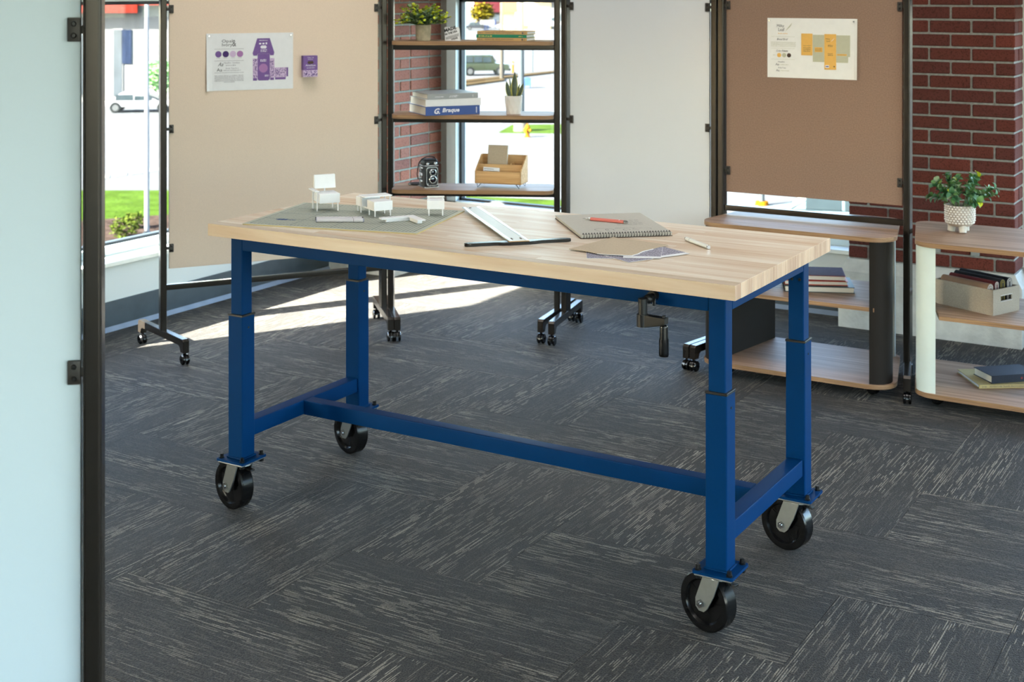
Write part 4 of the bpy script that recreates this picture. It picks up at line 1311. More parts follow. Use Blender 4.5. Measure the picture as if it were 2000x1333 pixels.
MB().box(-.030, .03, -.028, -.024, .018, .022).build('link_rail', 'model_white', m2)
legs4(None, m2, [(-.070, -.028), (-.070, .028), (.028, -.028), (.076, -.028), (.076, .028), (.028, .028)], 0, .021, .0021)
legs4(None, m2, [(-.030, -.034), (.014, .054), (-.030, .054)], 0, .058, .0019)
m3 = thing('model_chair', 'small white scale model chair with a low rail back near the mat edge', 'model chair', (-2.590, 3.835, ZM), math.radians(35))
MB().box(-.029, .029, -.026, .026, .022, .052, .0015).build('seat', 'model_white', m3)
MB().box(-.029, .029, -.026, -.020, .061, .0665, .0006).build('back_rail', 'model_white', m3)
for xx in (-.023, .022): MB().cyl((xx, -.023, .050), (xx, -.023, .062), .0019, seg=10).build('back_post', 'model_white', m3)
legs4(None, m3, [(-.023, -.021), (.023, -.021), (-.023, .021), (.023, .021)], 0, .023, .0022)
m4 = thing('model_tray', 'white L-shaped model piece lying on the cutting mat', 'model piece', (-2.590, 3.655, ZM), 0)
def bent(p, q, r_, w):
    p, q, r_ = Vector(p), Vector(q), Vector(r_)
    d1 = (q - p).normalized(); d2 = (r_ - q).normalized(); n1 = Vector((-d1.y, d1.x)); n2 = Vector((-d2.y, d2.x)); m = (n1 + n2).normalized(); m = m * (w / m.dot(n1))
    return [p - n1 * w, q - m, r_ - n2 * w, r_ + n2 * w, q + m, p + n1 * w]
tr_o = MB()
tr_o.prism([(v.x, v.y) for v in bent((-.072, -.036), (-.012, .052), (.064, .004), .014)], .010, .0135)
tr_o.prism([(v.x, v.y) for v in bent((-.062, -.021), (-.012, .052), (.052, .0115), .008)], 0, .0105)
tr_o.build('tray_body', 'model_white', m4)

# twin markers
mk_a = math.atan2(3.583 - 3.506, -2.716 + 2.845)
def marker(label, cx, cy, dark):
    t = thing('marker', label, 'marker', (cx, cy, ZM), mk_a, 'markers on the mat')
    r = .0062
    MB().cyl((-.074, 0, r), (.045, 0, r), r, seg=20).build('barrel', 'grey_marker', t)
    MB().cyl((.0462, 0, r), (.076, 0, r), r + .0003, seg=20).build('cap', 'grey_marker', t)
    MB().cyl((.0448, 0, r), (.0464, 0, r), r - .0006, seg=20).build('cap_seam', 'ink_black', t)
    MB().cyl((-.0775, 0, r), (-.074, 0, r), r - .0002, seg=20).build('end_plug', 'marker_cap_dark' if dark else 'marker_cap_light', t)
    MB().cyl((.0758, 0, r), (.0795, 0, r), r - .0002, seg=20).build('cap_end', 'marker_cap_dark' if dark else 'marker_cap_light', t)
marker('grey marker with pale ends, nearer of the two markers', -2.777, 3.553, False)
marker('grey marker with black ends, farther of the two markers', -2.799, 3.577, True)

# T-square
ts = thing('t_square', 'white T-square ruler with a black wavy head on the table', 'T-square', (-2.092, 3.540, ZT), math.radians(45.5))
MB().box(-.0305, .0305, -.010, .640, .010, .0118, .0004).build('blade', 'alu_brushed', ts)
MB().box(-.0305, -.0195, -.010, .640, .0118, .0126, .0003).box(.0215, .0305, -.010, .640, .0118, .0126, .0003).build('blade_rib', 'chrome', ts)
hd = MB()
prf = []
for k in range(0, 41):
    xx = -.165 + .33 * k / 40
    w = abs(xx)
    if w < .034: a, b = -.018, .014
    elif w < .075:
        s = (w - .034) / .041; s = s * s * (3 - 2 * s); a = -.018 + .010 * s; b = .014 - .002 * s
    else: a, b = -.008, .012
    if w > .158: a, b = -.002, .007
    prf.append((xx, a, b))
pts = [(p[0], p[1]) for p in prf] + [(p[0], p[2]) for p in reversed(prf)]
hd.prism(pts, 0, .0098, bevel=.0018)
hd.build('head', 'black_gloss', ts)
MB().box(-.032, .032, -.016, .004, .0098, .0112, .0005).build('head_plate', 'bamboo', ts)
for (xx, yy) in ((-.014, .018), (-.014, .030), (.014, .018), (.014, .030), (-.006, .62)):
    MB().cyl((xx, yy, .0118), (xx, yy, .0128), .003 if yy < .1 else .0045, seg=12).build('rivet', 'umber', ts)

# sketchbook, pencil, swatches, pen
sk_a = math.atan2(3.889 - 3.697, -1.772 + 1.992)
sk = thing('sketchbook', 'grey spiral sketchbook with pencil drawings on the table', 'sketchbook', (-1.983, 3.946, ZT), sk_a)
SW, SD = .292, .375
MB().box(-SW / 2, SW / 2, -SD / 2, SD / 2, 0, .002, .0004, 1).build('back_cover', 'umber', sk)
MB().box(-SW / 2 + .002, SW / 2 - .002, -SD / 2 + .001, SD / 2 - .002, .002, .0095).build('pages', 'greyboard', sk, smooth=0)
MB().box(-SW / 2, SW / 2, -SD / 2, SD / 2, .0095, .0113, .0003, 1).build('front_cover', 'greyboard', sk)
rg = MB()
for k in range(32):
    xx = -SW / 2 + .009 + k * (SW - .018) / 31
    pts = [(xx, -SD / 2 + .004 + .0085 * math.cos(a) - .003, .0092 + .0078 * math.sin(a)) for a in [2 * PI * q / 10 for q in range(11)]]
    rg.tube(pts, .0011, 5)
rg.build('spiral_binding', 'black_bolt', sk)
dr = MB()
def stroke(pts, w=.0009, z=.0116):
    for a, b in zip(pts, pts[1:]):
        a, b = Vector(a), Vector(b); d = (b - a).normalized(); n = Vector((-d.y, d.x)) * w
        dr.face([(a.x - n.x, a.y - n.y, z), (b.x - n.x, b.y - n.y, z), (b.x + n.x, b.y + n.y, z), (a.x + n.x, a.y + n.y, z)])
for (cx, cy, rx, ry) in ((-.06, -.115, .020, .030), (-.035, -.120, .012, .026), (.018, -.125, .010, .020), (.07, -.115, .028, .018), (.02, -.09, .03, .006)):
    stroke([(cx + rx * math.cos(a) * (1 + .2 * math.sin(3 * a)), cy + ry * math.sin(a)) for a in [q * .42 for q in range(11)]])
for q in range(4):
    for s in range(5):
        x0 = .01 + s * .018 + (q % 2) * .006
        stroke([(x0 + k * .0025, -.03 + q * .026 + (.003 if k % 2 else -.003)) for k in range(6)], .0006)
dr.build('pencil_drawing', 'ink_grey', sk, smooth=0)

pcl = thing('mechanical_pencil', 'coral pencil with a silver tip lying on the sketchbook', 'pencil', (-2.013, 3.960, ZT + .0115), 0.03)
r = .0055
MB().cyl((-.052, 0, r), (.066, 0, r), r, seg=6).build('barrel', 'coral', pcl, smooth=0)
MB().cyl((-.072, 0, r), (-.052, 0, r), .0016, r * .95, 14).cyl((-.082, 0, r), (-.072, 0, r), .0005, .0012, 8).build('tip', 'chrome', pcl)
MB().cyl((.066, 0, r), (.080, 0, r), r * .8, seg=12).build('clicker', 'chrome', pcl)
MB().cyl((.050, 0, r * 1.7), (.050, 0, 2 * r - .0002), .0025, seg=10).build('barrel_mark', 'ink_white', pcl)
pen = thing('metal_pen', 'silver pen lying alone near the right end of the table', 'pen', (-1.6245, 3.802, ZT), math.atan2(-.110, .133))
MB().cyl((-.070, 0, .0062), (.070, 0, .0062), .0062, seg=20).build('barrel', 'alu_brushed', pen)
MB().cyl((-.075, 0, .0062), (-.070, 0, .0062), .0052, .0062, 20).cyl((.070, 0, .0062), (.0735, 0, .0062), .0062, .0055, 20).build('end_cap', 'chrome', pen)
MB().cyl((-.045, 0, .0062), (-.0435, 0, .0062), .0064, seg=20).build('cap_seam', 'ink_light', pen)

# swatch cards under a torn kraft sheet
def card(label, pts, z, m, border=None, grp='swatch cards on the table'):
    c = Vector((sum(p[0] for p in pts) / len(pts), sum(p[1] for p in pts) / len(pts)))
    t = thing('swatch_card', label, 'paper', (c.x, c.y, ZT + z), 0, grp)
    MB().prism([(p[0] - c.x, p[1] - c.y) for p in pts], 0, .0006).build('card', 'paper_white', t, smooth=0)
    v = [Vector((p[0] - c.x, p[1] - c.y)) for p in pts]
    inn = [v[0].lerp(v[3], border[0]), v[1].lerp(v[2], border[0]), v[2].lerp(v[1], border[1]), v[3].lerp(v[0], border[1])]
    inn = [p * .985 for p in inn]
    MB().prism([(p.x, p.y) for p in inn], .0005, .0009).build('printed_area', m, t, smooth=0)
    return t
card('speckled swatch card peeking out left under the kraft sheet', [(-1.813, 3.450), (-1.715, 3.500), (-1.78, 3.62), (-1.878, 3.57)], .0002, 'speckle_print', (.0, .15))
card('blue speckled swatch card nearest the table front', [(-1.684, 3.455), (-1.645, 3.535), (-1.75, 3.590), (-1.79, 3.510)], .0011, 'speckle_print', (.0, .12))
card('speckled swatch card with white border pointing right', [(-1.634, 3.557), (-1.585, 3.655), (-1.690, 3.710), (-1.740, 3.612)], .0020, 'speckle_print', (.16, .02))
card('speckled swatch card with white border directly under the kraft sheet', [(-1.722, 3.498), (-1.626, 3.545), (-1.690, 3.70), (-1.79, 3.65)], .0030, 'speckle_print', (.14, .02))
kf = thing('kraft_sheet', 'torn tan kraft paper sheet covering the swatch cards', 'paper', (-1.80, 3.635, ZT + .0042), 0)
ko = [(-.112, -.108), (-.06, -.11), (-.01, -.128), (.03, -.122), (.088, -.102), (.092, -.07), (.088, -.03), (.098, .02), (.104, .060), (.112, .098), (.06, .105), (.0, .118), (-.05, .120), (-.086, .128), (-.092, .06), (-.10, .0), (-.104, -.05)]
kb = MB(); kb.prism(ko, 0, .0012)
kb.build('sheet', 'kraft', kf, smooth=0)
ke = MB()
for a, b in zip(ko[2:7], ko[3:8]):
    ke.prism([a, b, (b[0] + .004, b[1] - .003), (a[0] + .004, a[1] - .003)], 0, .0009)
ke.build('torn_edge', 'paper_white', kf, smooth=0)

# ================================================================== SHELF OBJECTS
# leafy plant in a concrete pot
pt = thing('potted_plant', 'bushy bright green plant in a concrete pot on the top shelf', 'plant', sh(-.250, -.040, zt), A_S)
MB().lathe([(0, 0), (.034, 0), (.036, .002), (.0395, .077), (.039, .079), (.035, .079), (.034, .070), (0, .070)], 32).build('pot', 'concrete_pot', pt)
MB().lathe([(0, .0725), (.0345, .0715)], 20).build('soil', 'soil', pt)
fo = MB(); stm = MB()
pr_ = random.Random(5)
def leaf_quad(mb, p, d, up, ln, wd, mi):
    d = d.normalized(); s = d.cross(up).normalized(); n = s.cross(d)
    q = [p, p + d * ln * .3 + s * wd * .5 + n * wd * .12, p + d * ln * .75 + s * wd * .45 + n * wd * .12, p + d * ln, p + d * ln * .75 - s * wd * .45 + n * wd * .12, p + d * ln * .3 - s * wd * .5 + n * wd * .12]
    vs = [mb.bm.verts.new(x) for x in q]
    f = mb.bm.faces.new((vs[0], vs[1], vs[2], vs[3])); f.material_index = mi
    f = mb.bm.faces.new((vs[0], vs[3], vs[4], vs[5])); f.material_index = mi
for k in range(64):
    a = pr_.uniform(0, 2 * PI); el = pr_.uniform(.05, 1.25) if k % 4 else pr_.uniform(-.1, .5)
    ln = pr_.uniform(.065, .115) * (1.0 + .15 * math.cos(el))
    p0 = Vector((.018 * math.cos(a), .018 * math.sin(a), .076))
    d = Vector((math.cos(a) * math.cos(el), math.sin(a) * math.cos(el), math.sin(el) * 1.15)).normalized()
    pts = [p0 + d * ln * s + Vector((0, 0, .03 * s * (1 - s))) for s in (0, .33, .66, 1)]
    stm.tube(pts, [.0013, .0011, .0009, .0006], 5)
    n = 9
    for q in range(2, n + 1):
        s = q / n
        p = p0 + d * ln * s + Vector((0, 0, .03 * s * (1 - s)))
        for sd in (0, 1, 2):
            b = pr_.uniform(0, 2 * PI)
            side = Vector((math.cos(b), math.sin(b), pr_.uniform(-.3, .9)))
            ld_ = (d * .5 + side).normalized()
            mi = 2 if (s > .70 and pr_.random() < .7) else (0 if pr_.random() < .3 else 1)  # tip leaves mostly yellow-green: backlight put into their colour
            leaf_quad(fo, p, ld_, Vector((pr_.uniform(-.5, .5), pr_.uniform(-.5, .5), 1)), pr_.uniform(.012, .018), pr_.uniform(.012, .017), mi)
st_o = stm.build('stem', 'stem', pt); st_o['kind'] = 'stuff'
fo_o = fo.build('foliage', ['leaf_dark', 'leaf_grey', 'leaf_bright'], pt, smooth=60); fo_o['kind'] = 'stuff'

# made in the USA block
mu = thing('print_block', 'white block printed MADE IN THE USA beside the potted plant', 'block', sh(-.102, -.045, zt), A_S - .10)
blk = MB(); blk.prism([(-.036, 0), (.040, 0), (.034, .062), (.028, .069), (-.038, .069), (-.040, .06)], -.012, .010, mx=Matrix(((1, 0, 0, 0), (0, 0, 1, 0), (0, 1, 0, 0), (0, 0, 0, 1))), bevel=.001)
blk.build('block_body', 'paper_white', mu)
rt = math.radians(17)
i = Ink()
i.text('MADE', -.037, .042, .062, rot=rt, squash=.0165, bold=.045).text('IN THE USA', -.034, .0265, .064, rot=rt, squash=.0105, bold=.045)
for q in range(4): i.poly([(-.032, .018 - q * .0038), (.034, .038 - q * .0038), (.034, .0365 - q * .0038), (-.032, .0165 - q * .0038)])
i.text('WEAR', -.004, .002, .036, rot=rt, squash=.0095, bold=.045)
i.build('lettering', 'ink_black', mu, -.0126)

# snake plant in a faceted pot
sp = thing('snake_plant', 'snake plant in a white faceted pot on the middle shelf', 'plant', sh(.201, -.020, zm), A_S)
fp = MB(); N_ = 10
rings = []
for (rr, z, off) in ((.0355, 0, 0), (.0395, .030, .5), (.0425, .060, 0), (.0455, .091, .5)):
    rings.append([fp.bm.verts.new((rr * math.cos(2 * PI * (k + off) / N_), rr * math.sin(2 * PI * (k + off) / N_), z)) for k in range(N_)])
for ri in range(3):
    a, b = rings[ri], rings[ri + 1]
    o_ = 0 if ri % 2 == 0 else 1
    for k in range(N_):
        k2 = (k + 1) % N_
        if o_ == 0:
            fp.bm.faces.new((a[k], a[k2], b[k])); fp.bm.faces.new((a[k2], b[k2], b[k]))
        else:
            fp.bm.faces.new((a[k], b[k2], b[k])); fp.bm.faces.new((a[k], a[k2], b[k2]))
fp.bm.faces.new(list(reversed(rings[0])))
inner = [fp.bm.verts.new((.040 * math.cos(2 * PI * (k + .5) / N_), .040 * math.sin(2 * PI * (k + .5) / N_), .091)) for k in range(N_)]
low = [fp.bm.verts.new((.038 * math.cos(2 * PI * (k + .5) / N_), .038 * math.sin(2 * PI * (k + .5) / N_), .080)) for k in range(N_)]
for k in range(N_):
    k2 = (k + 1) % N_
    fp.bm.faces.new((rings[3][k], rings[3][k2], inner[k2], inner[k])); fp.bm.faces.new((inner[k], inner[k2], low[k2], low[k]))
fp.build('pot', 'ceramic_white', sp, smooth=0)
MB().lathe([(0, .083), (.0385, .082)], 20).build('soil', 'soil', sp)
def snake_leaf(x, y, hgt, wd, lean, rz, bend):
    mb = MB()
    prof = [.55, .8, .98, 1.0, .92, .72, .42, .06]
    def fn(u, v):
        w = wd * prof[min(7, int(round(v * 7)))]
        s = (u - .5) * 2
        z = hgt * v
        return (s * w / 2, .25 * abs(s) * w * .4 + bend * v * v, z)
    mb.grid(fn, 8, 7, lambda i_, j_: 1 if i_ in (0, 7) else 0)
    o = mb.build('leaf', ['snake_leaf', 'snake_edge'], sp, (x, y, .080), (0, lean, rz), smooth=60)
    sm = o.modifiers.new('thickness', 'SOLIDIFY'); sm.thickness = .0016
snake_leaf(.004, -.004, .128, .034, .02, .1, .006)
snake_leaf(-.018, -.006, .085, .026, -.22, .2, -.004)
snake_leaf(.022, -.004, .080, .022, .36, -.2, .006)
snake_leaf(-.006, .012, .100, .018, -.12, .9, .010)
snake_leaf(.012, .014, .070, .020, .2, -.9, .012)

# twin-lens camera
zb = SHELF_Z[0]
tc_ = thing('twin_lens_camera', 'black vintage twin-lens camera on the bottom shelf', 'camera', sh(-.226, -.005, zb), A_S + math.radians(28))
MB().box(-.037, .037, -.040, .045, .003, .112, .004).build('body', 'leatherette', tc_)
MB().prism([(-.040, -.042), (.040, -.042), (.040, .048), (-.040, .048)], .0, .004).box(-.0385, .0385, -.041, .046, .1075, .112, .002).build('trim_plate', 'camera_chrome', tc_)
MB().box(-.034, .034, -.036, .040, .112, .134, .006).box(-.030, .030, -.030, .036, .132, .140, .004).build('viewing_hood', 'leatherette', tc_)
fpl = MB(); fpl.prism(rrect(-.031, .031, .010, .104, .014, 5), .040, .047, mx=Matrix(((1, 0, 0, 0), (0, 0, -1, 0), (0, 1, 0, 0), (0, 0, 0, 1))), bevel=.0015)
fpl.build('front_plate', 'camera_chrome', tc_)
fpl = MB(); fpl.prism(rrect(-.028, .028, .013, .101, .012, 5), .047, .049, mx=Matrix(((1, 0, 0, 0), (0, 0, -1, 0), (0, 1, 0, 0), (0, 0, 0, 1))))
fpl.build('front_leather', 'leatherette', tc_)
for nm, z, r in (('viewing_lens', .078, .018), ('taking_lens', .043, .020)):
    ln_o = MB().lathe([(r, 0), (r, .010), (r - .002, .012), (r - .005, .012), (r - .006, .006), (r - .007, .006)], 28, mx=Matrix.Translation((0, -.048, z)) @ Matrix.Rotation(PI / 2, 4, 'X')).build(nm, 'camera_chrome', tc_)
    MB().lathe([(0, .008), (r * .35, .0075), (r - .0065, .006)], 24, mx=Matrix.Translation((0, -.048, z)) @ Matrix.Rotation(PI / 2, 4, 'X')).build('lens_glass', 'lens_glass', ln_o)
    MB().lathe([(r - .0045, .010), (r - .0045, .013), (r - .009, .0095)], 24, mx=Matrix.Translation((0, -.048, z)) @ Matrix.Rotation(PI / 2, 4, 'X')).build('lens_ring', 'black_gloss', ln_o)
for (x, z) in ((-.020, .118), (.021, .120)):
    MB().lathe([(0, .004), (.005, .004), (.0075, .002), (.0085, 0)], 16, mx=Matrix.Translation((x, -.036, z)) @ Matrix.Rotation(PI / 2, 4, 'X')).build('front_dial', 'camera_chrome', tc_)
for (y, z, r) in ((.0, .095, .012), (.010, .060, .017), (.0, .030, .010)):
    MB().cyl((-.037, y, z), (-.044, y, z), r, r * .9, 22).cyl((-.044, y, z), (-.047, y, z), r * .55, seg=16).build('side_knob', 'camera_chrome', tc_)
for (x, z) in ((-.026, .020), (.026, .018)):
    MB().cyl((x, -.047, z), (x, -.053, z), .004, seg=12).build('shutter_button', 'camera_chrome', tc_)
for x in (-.034, .034):
    MB().cyl((x, -.036, 0), (x, -.036, .006), .004, seg=10).build('base_foot', 'camera_chrome', tc_)
sp_ = []
for q in range(17):
    a = PI * q / 16
    sp_.append((.052 * math.cos(a) * (1.0 if q > 3 else .95), .004 + .01 * math.sin(2 * a), .118 + .034 * math.sin(a)))
st_m = MB().tube(sp_ + [(-.056, .01, .09), (-.058, .012, .06), (-.050, .016, .038)], .0028, 6)
st_m.tube([(.052, .0, .118), (.048, .02, .07), (.044, .03, .03)], .0028, 6)
st_m.build('neck_strap', 'black_plastic', tc_)
lc = thing('lens_cap', 'dark flat lens cap behind the twin-lens camera', 'lens cap', sh(-.300, .070, zb + .0001), A_S)
MB().lathe([(0, 0), (.040, 0), (.041, .003), (.040, .007), (.034, .008), (0, .008)], 28).build('cap', 'black_plastic', lc)

# bamboo desk organizer
og_a = A_S + math.radians(-13)
og = thing('desk_organizer', 'bamboo desk organizer with hairpin feet on the bottom shelf', 'organizer', sh(.138, .010, zb), og_a)
w2, d2, th = .120, .062, .006
z0 = .022
MB().box(-w2, w2, -d2, d2, z0, z0 + th, .001).build('base', 'bamboo', og)
MB().box(-w2, w2, -d2, -d2 + th, z0, z0 + .062, .001).build('front_panel', 'bamboo', og)
MB().box(-w2, w2, d2 - th, d2, z0, z0 + .135, .001).build('back_panel', 'bamboo', og)
MB().box(-w2 + th, w2 - th, -.010, -.004, z0 + th, z0 + .092, .001).build('divider', 'bamboo', og)
MB().box(.048, .054, -.004, d2 - th, z0 + th, z0 + .098, .001).build('divider', 'bamboo', og)
for s in (-1, 1):
    sd = MB(); sd.prism([(-d2, z0), (d2, z0), (d2, z0 + .135), (d2 - .02, z0 + .135), (-d2, z0 + .062)], -th / 2, th / 2,
                        mx=Matrix.Translation((s * (w2 - th / 2), 0, 0)) @ Matrix(((0, 0, 1, 0), (1, 0, 0, 0), (0, 1, 0, 0), (0, 0, 0, 1))))
    sd.build('side_panel', 'bamboo', og, smooth=0)
    for sy in (-1, 1):
        x, y = s * (w2 - .018), sy * (d2 - .012)
        MB().tube([(x - s * .012, y, z0), (x + s * .006, y + sy * .004, .003), (x + s * .010, y, z0)], .0022, 6).build('hairpin_foot', 'black_plastic', og)
def ogp(x, y, z):
    ca, sa = math.cos(og_a), math.sin(og_a); b = sh(.138, .010, zb)
    return (b[0] + x * ca - y * sa, b[1] + x * sa + y * ca, zb + z)
nbk = thing('notebook', 'tan notebook standing upright in the bamboo organizer', 'notebook', ogp(-.028, .012, z0 + th + .0005), og_a, rot=(math.radians(-12), 0, og_a))
MB().box(-.050, .050, -.0065, .0065, 0, .176, .001).build('pages', 'page_edge', nbk)
MB().box(-.052, .049, -.0085, -.0066, 0, .178, .0006).box(-.052, .049, .0066, .0085, 0, .178, .0006).box(-.0525, -.0500, -.0085, .0085, 0, .178, .0006).build('cover', 'kraft', nbk)
crd = thing('printed_cards', 'white printed cards in the front slot of the organizer', 'cards', ogp(-.045, -.038, z0 + th + .0005), og_a, rot=(math.radians(-8), math.radians(2), og_a))
MB().box(-.042, .042, -.003, .003, 0, .072, .0004, 1).build('card_stack', 'paper_white', crd)
i = Ink(); i.greek(-.038, .012, .062, .0035, gr, 0, (.8, 2)).rect(-.036, .036, .053, .0545).rect(-.036, .036, .049, .0505).greek(-.034, .034, .043, .004, gr, 0, (.8, 2)).build('lettering', 'ink_black', crd, -.0034)
clp = thing('binder_clip', 'small silver clip in the right slot of the organizer', 'clip', ogp(.085, .020, z0 + th + .0005), og_a)
MB().prism([(-.012, 0), (.012, 0), (.004, .016), (-.004, .016)], -.010, .010, mx=Matrix(((0, 0, 1, 0), (1, 0, 0, 0), (0, 1, 0, 0), (0, 0, 0, 1)))).build('clip_body', 'black_plastic', clp)
MB().tube([(-.006, .002, .012), (-.007, .010, .046), (.007, .010, .046), (.006, .002, .012)], .0012, 6).tube([(-.006, -.002, .012), (-.008, -.012, .044), (.008, -.012, .044), (.006, -.002, .012)], .0012, 6).build('clip_wire', 'chrome', clp)

# ================================================================== CART OBJECTS
pp = thing('potted_plant', 'round-leaved plant in a dotted white footed pot on the white cart', 'plant', (-1.352, 5.985, .6830), 0.3)
R0 = .060
pot = MB().lathe([(0, .022), (.030, .022), (.046, .026), (.055, .036), (.0585, .050), (R0, .075), (R0, .112), (.058, .114), (.054, .112), (.053, .100), (0, .100)], 40).build('pot', 'ceramic_dimple', pp)
MB().lathe([(0, .103), (.0535, .101)], 20).build('soil', 'soil', pp)
dm = MB()
for row in range(8):
    z = .040 + row * .0098
    rr = .0575 if row < 1 else R0 - .0008
    if row == 0: rr = .0562
    for k in range(26):
        a = 2 * PI * (k + .5 * (row % 2)) / 26
        dm.sphere((rr * math.cos(a), rr * math.sin(a), z), .0054, 8, (1, 1, .8))
d_o = dm.build('raised_dots', 'ceramic_white', pot); d_o['kind'] = 'stuff'
for k in range(3):
    a = math.radians(-75) + k * 2 * PI / 3
    x, y = .036 * math.cos(a), .036 * math.sin(a)
    MB().cyl((x, y, 0), (x * .9, y * .9, .030), .0155, .018, 18).build('pot_foot', 'ceramic_foot', pp)
lf = MB()
def lfn(u, v):
    s = (u - .5) * 2; w = math.sin(PI * min(1, v * .93 + .07)) ** .7
    return (s * .0105 * w, .029 * v, .006 * math.sin(PI * v) + .004 * s * s * w)
lf.grid(lfn, 4, 5)
me_l = lf.mesh('leaf', 60); 
leaf_meshes = []
for mm in ('leaf_dark', 'leaf_mid', 'leaf_grey', 'leaf_bright', 'leaf_blue'):
    m_ = me_l.copy(); m_.materials.append(MATS[mm]); leaf_meshes.append(m_)
pr_ = random.Random(21)
for k in range(17):
    a = 2 * PI * k / 17 * 2.4; el = [1.25, .95, .55, .28, .75][k % 5] + pr_.uniform(-.12, .12)
    ln = [.135, .13, .125, .115, .135][k % 5] * pr_.uniform(.9, 1.08)
    d = Vector((math.cos(a) * math.cos(el), math.sin(a) * math.cos(el), math.sin(el)))
    p0 = Vector((.02 * math.cos(a), .02 * math.sin(a), .103))
    def sp_pt(s): return p0 + d * ln * s + Vector((0, 0, .035 * s * (1 - s)))
    MB().tube([sp_pt(s) for s in (0, .3, .6, .95)], [.0018, .0015, .0012, .0008], 6).build('stem', 'stem', pp)
    for q in range(3, 11):
        s = q / 10
        for sd in ((0, 1) if q < 10 else (0, 1, 2)):
            b = q * 1.9 + sd * PI + pr_.uniform(-.5, .5)
            t1 = d.orthogonal().normalized(); t2 = d.cross(t1)
            out = (t1 * math.cos(b) + t2 * math.sin(b) + d * pr_.uniform(.3, .9)).normalized()
            up = (d + Vector((0, 0, .6))).normalized()
            xax = out.cross(up).normalized(); zax = xax.cross(out)
            M3 = Matrix((xax, out, zax)).transposed().to_4x4()
            sc = pr_.uniform(.85, 1.3)
            o = obj('leaf', leaf_meshes[3 if (s > .85 and pr_.random() < .12) else pr_.choice((0, 0, 1, 1, 2, 4))], pp)
            o.matrix_local = Matrix.Translation(sp_pt(s)) @ M3 @ Matrix.Scale(sc, 4)

# fabric bin with rolled fabrics
bin_a = math.atan2(-.118, .26)
BNX, BNY = .285, .175
bn_near = Vector((-1.172, 5.770))
def binp(x, y, z=0.0):   # x along the long side from its left end, y to the back
    ca, sa = math.cos(bin_a), math.sin(bin_a)
    o = bn_near - Vector((ca, sa)) * BNX
    return (o.x + x * ca - y * sa, o.y + x * sa + y * ca, .3872 + z)
bn = thing('fabric_bin', 'taupe woven fabric storage bin on the middle of the white cart', 'bin', binp(BNX / 2, BNY / 2), bin_a)
bx2, by2, bh, bt = BNX / 2, BNY / 2, .104, .005
MB().prism(rrect(-bx2, bx2, -by2, by2, .008, 4), 0, .005).build('bin_base', 'bin_fabric', bn)
MB().box(-bx2, bx2, -by2, -by2 + bt, .004, bh, .002).build('bin_wall', 'bin_fabric', bn)
MB().box(-bx2, bx2, by2 - bt, by2, .004, bh, .002).build('bin_wall', 'bin_fabric', bn)
MB().box(-bx2, -bx2 + bt, -by2, by2, .004, bh, .002).build('bin_wall', 'bin_fabric', bn)
ew = MB()
for (a, b, c, d) in ((-by2, -.036, .004, bh), (.036, by2, .004, bh), (-.036, .036, .004, .052), (-.036, .036, .076, bh)):
    ew.box(bx2 - bt, bx2, a, b, c, d)
ew.build('handle_wall', 'bin_fabric', bn, smooth=0)
MB().box(bx2 - bt - .0005, bx2 + .001, -.039, .039, .074, .078).box(bx2 - bt - .0005, bx2 + .001, -.039, .039, .050, .054).build('handle_trim', 'fabric_lining', bn, smooth=0)
def roll(label, y, r, z, outer, inner, x0=.012, x1=.245, tilt=0.0):
    t = thing('fabric_roll', label, 'fabric roll', binp(x0, y, .0055), bin_a, 'fabric rolls in the bin')
    ln = x1 - x0
    # folded flat roll: U-shaped loops, longer than wide
    def loop(rr, hgt, base):
        pts = [(-rr, base)] + [(rr * math.cos(a), hgt - rr + rr * math.sin(a)) for a in [PI - PI * q / 10 for q in range(11)]] + [(rr, base)]
        return pts
    o = MB()
    R4 = Matrix(((0, 0, 1, 0), (1, 0, 0, 0), (0, 1, 0, 0), (0, 0, 0, 1)))
    o.prism(loop(r, z, 0), 0, ln, mx=R4)
    ro = o.build('rolled_cloth', outer, t)
    for q, (rr, m_) in enumerate(((r * .86, inner), (r * .62, outer), (r * .48, inner), (r * .22, outer))):
        c = MB(); c.prism(loop(rr, z - (r - rr), .001), ln, ln + .0006 * (q + 1), mx=R4)
        c.build('cloth_fold', m_, t)
    return t
roll('brown patterned fabric roll nearest the front of the bin', .030, .021, .116, 'fabric_brown', 'fabric_lining', .020, .250)
roll('dark red-edged fabric roll second in the bin', .066, .014, .122, 'fabric_red', 'fabric_lining', .030, .255)
roll('black fabric roll with olive lining third in the bin', .100, .018, .128, 'fabric_dark', 'fabric_olive', .030, .258)
roll('black fabric roll against the back of the bin', .140, .018, .130, 'fabric_dark', 'fabric_lining', .025, .262)
# outlet plates on the pier
for x, lab in ((-1.66, 'grey outlet plate on the bricks beside the dark cart'), (-1.475, 'grey outlet plate on the bricks beside the white cart')):
    t = thing('outlet_plate', lab, 'outlet', (x, 6.858, .49), 0)
    MB().box(-.020, .020, -.016, 0, -.070, .070, .003).build('cover_plate', 'jamb_grey', t)
    for dz in (-.03, .03): MB().box(-.010, .010, -.018, -.015, dz - .014, dz + .014, .001).build('socket', 'sill_paint', t)

# ================================================================== OUTDOORS (six metres below)
GZ = -6.0
struct(MB().box(-330, 260, 9.5, 420, GZ - .3, GZ).box(-330, -7.5, -160, 9.5, GZ - .3, GZ).build('ground', 'asphalt', smooth=0))
def slab(name, pts, z, m, kind='structure'):
    o = MB().prism(pts, GZ, GZ + z).build(name, m, smooth=0); o['kind'] = kind; return o
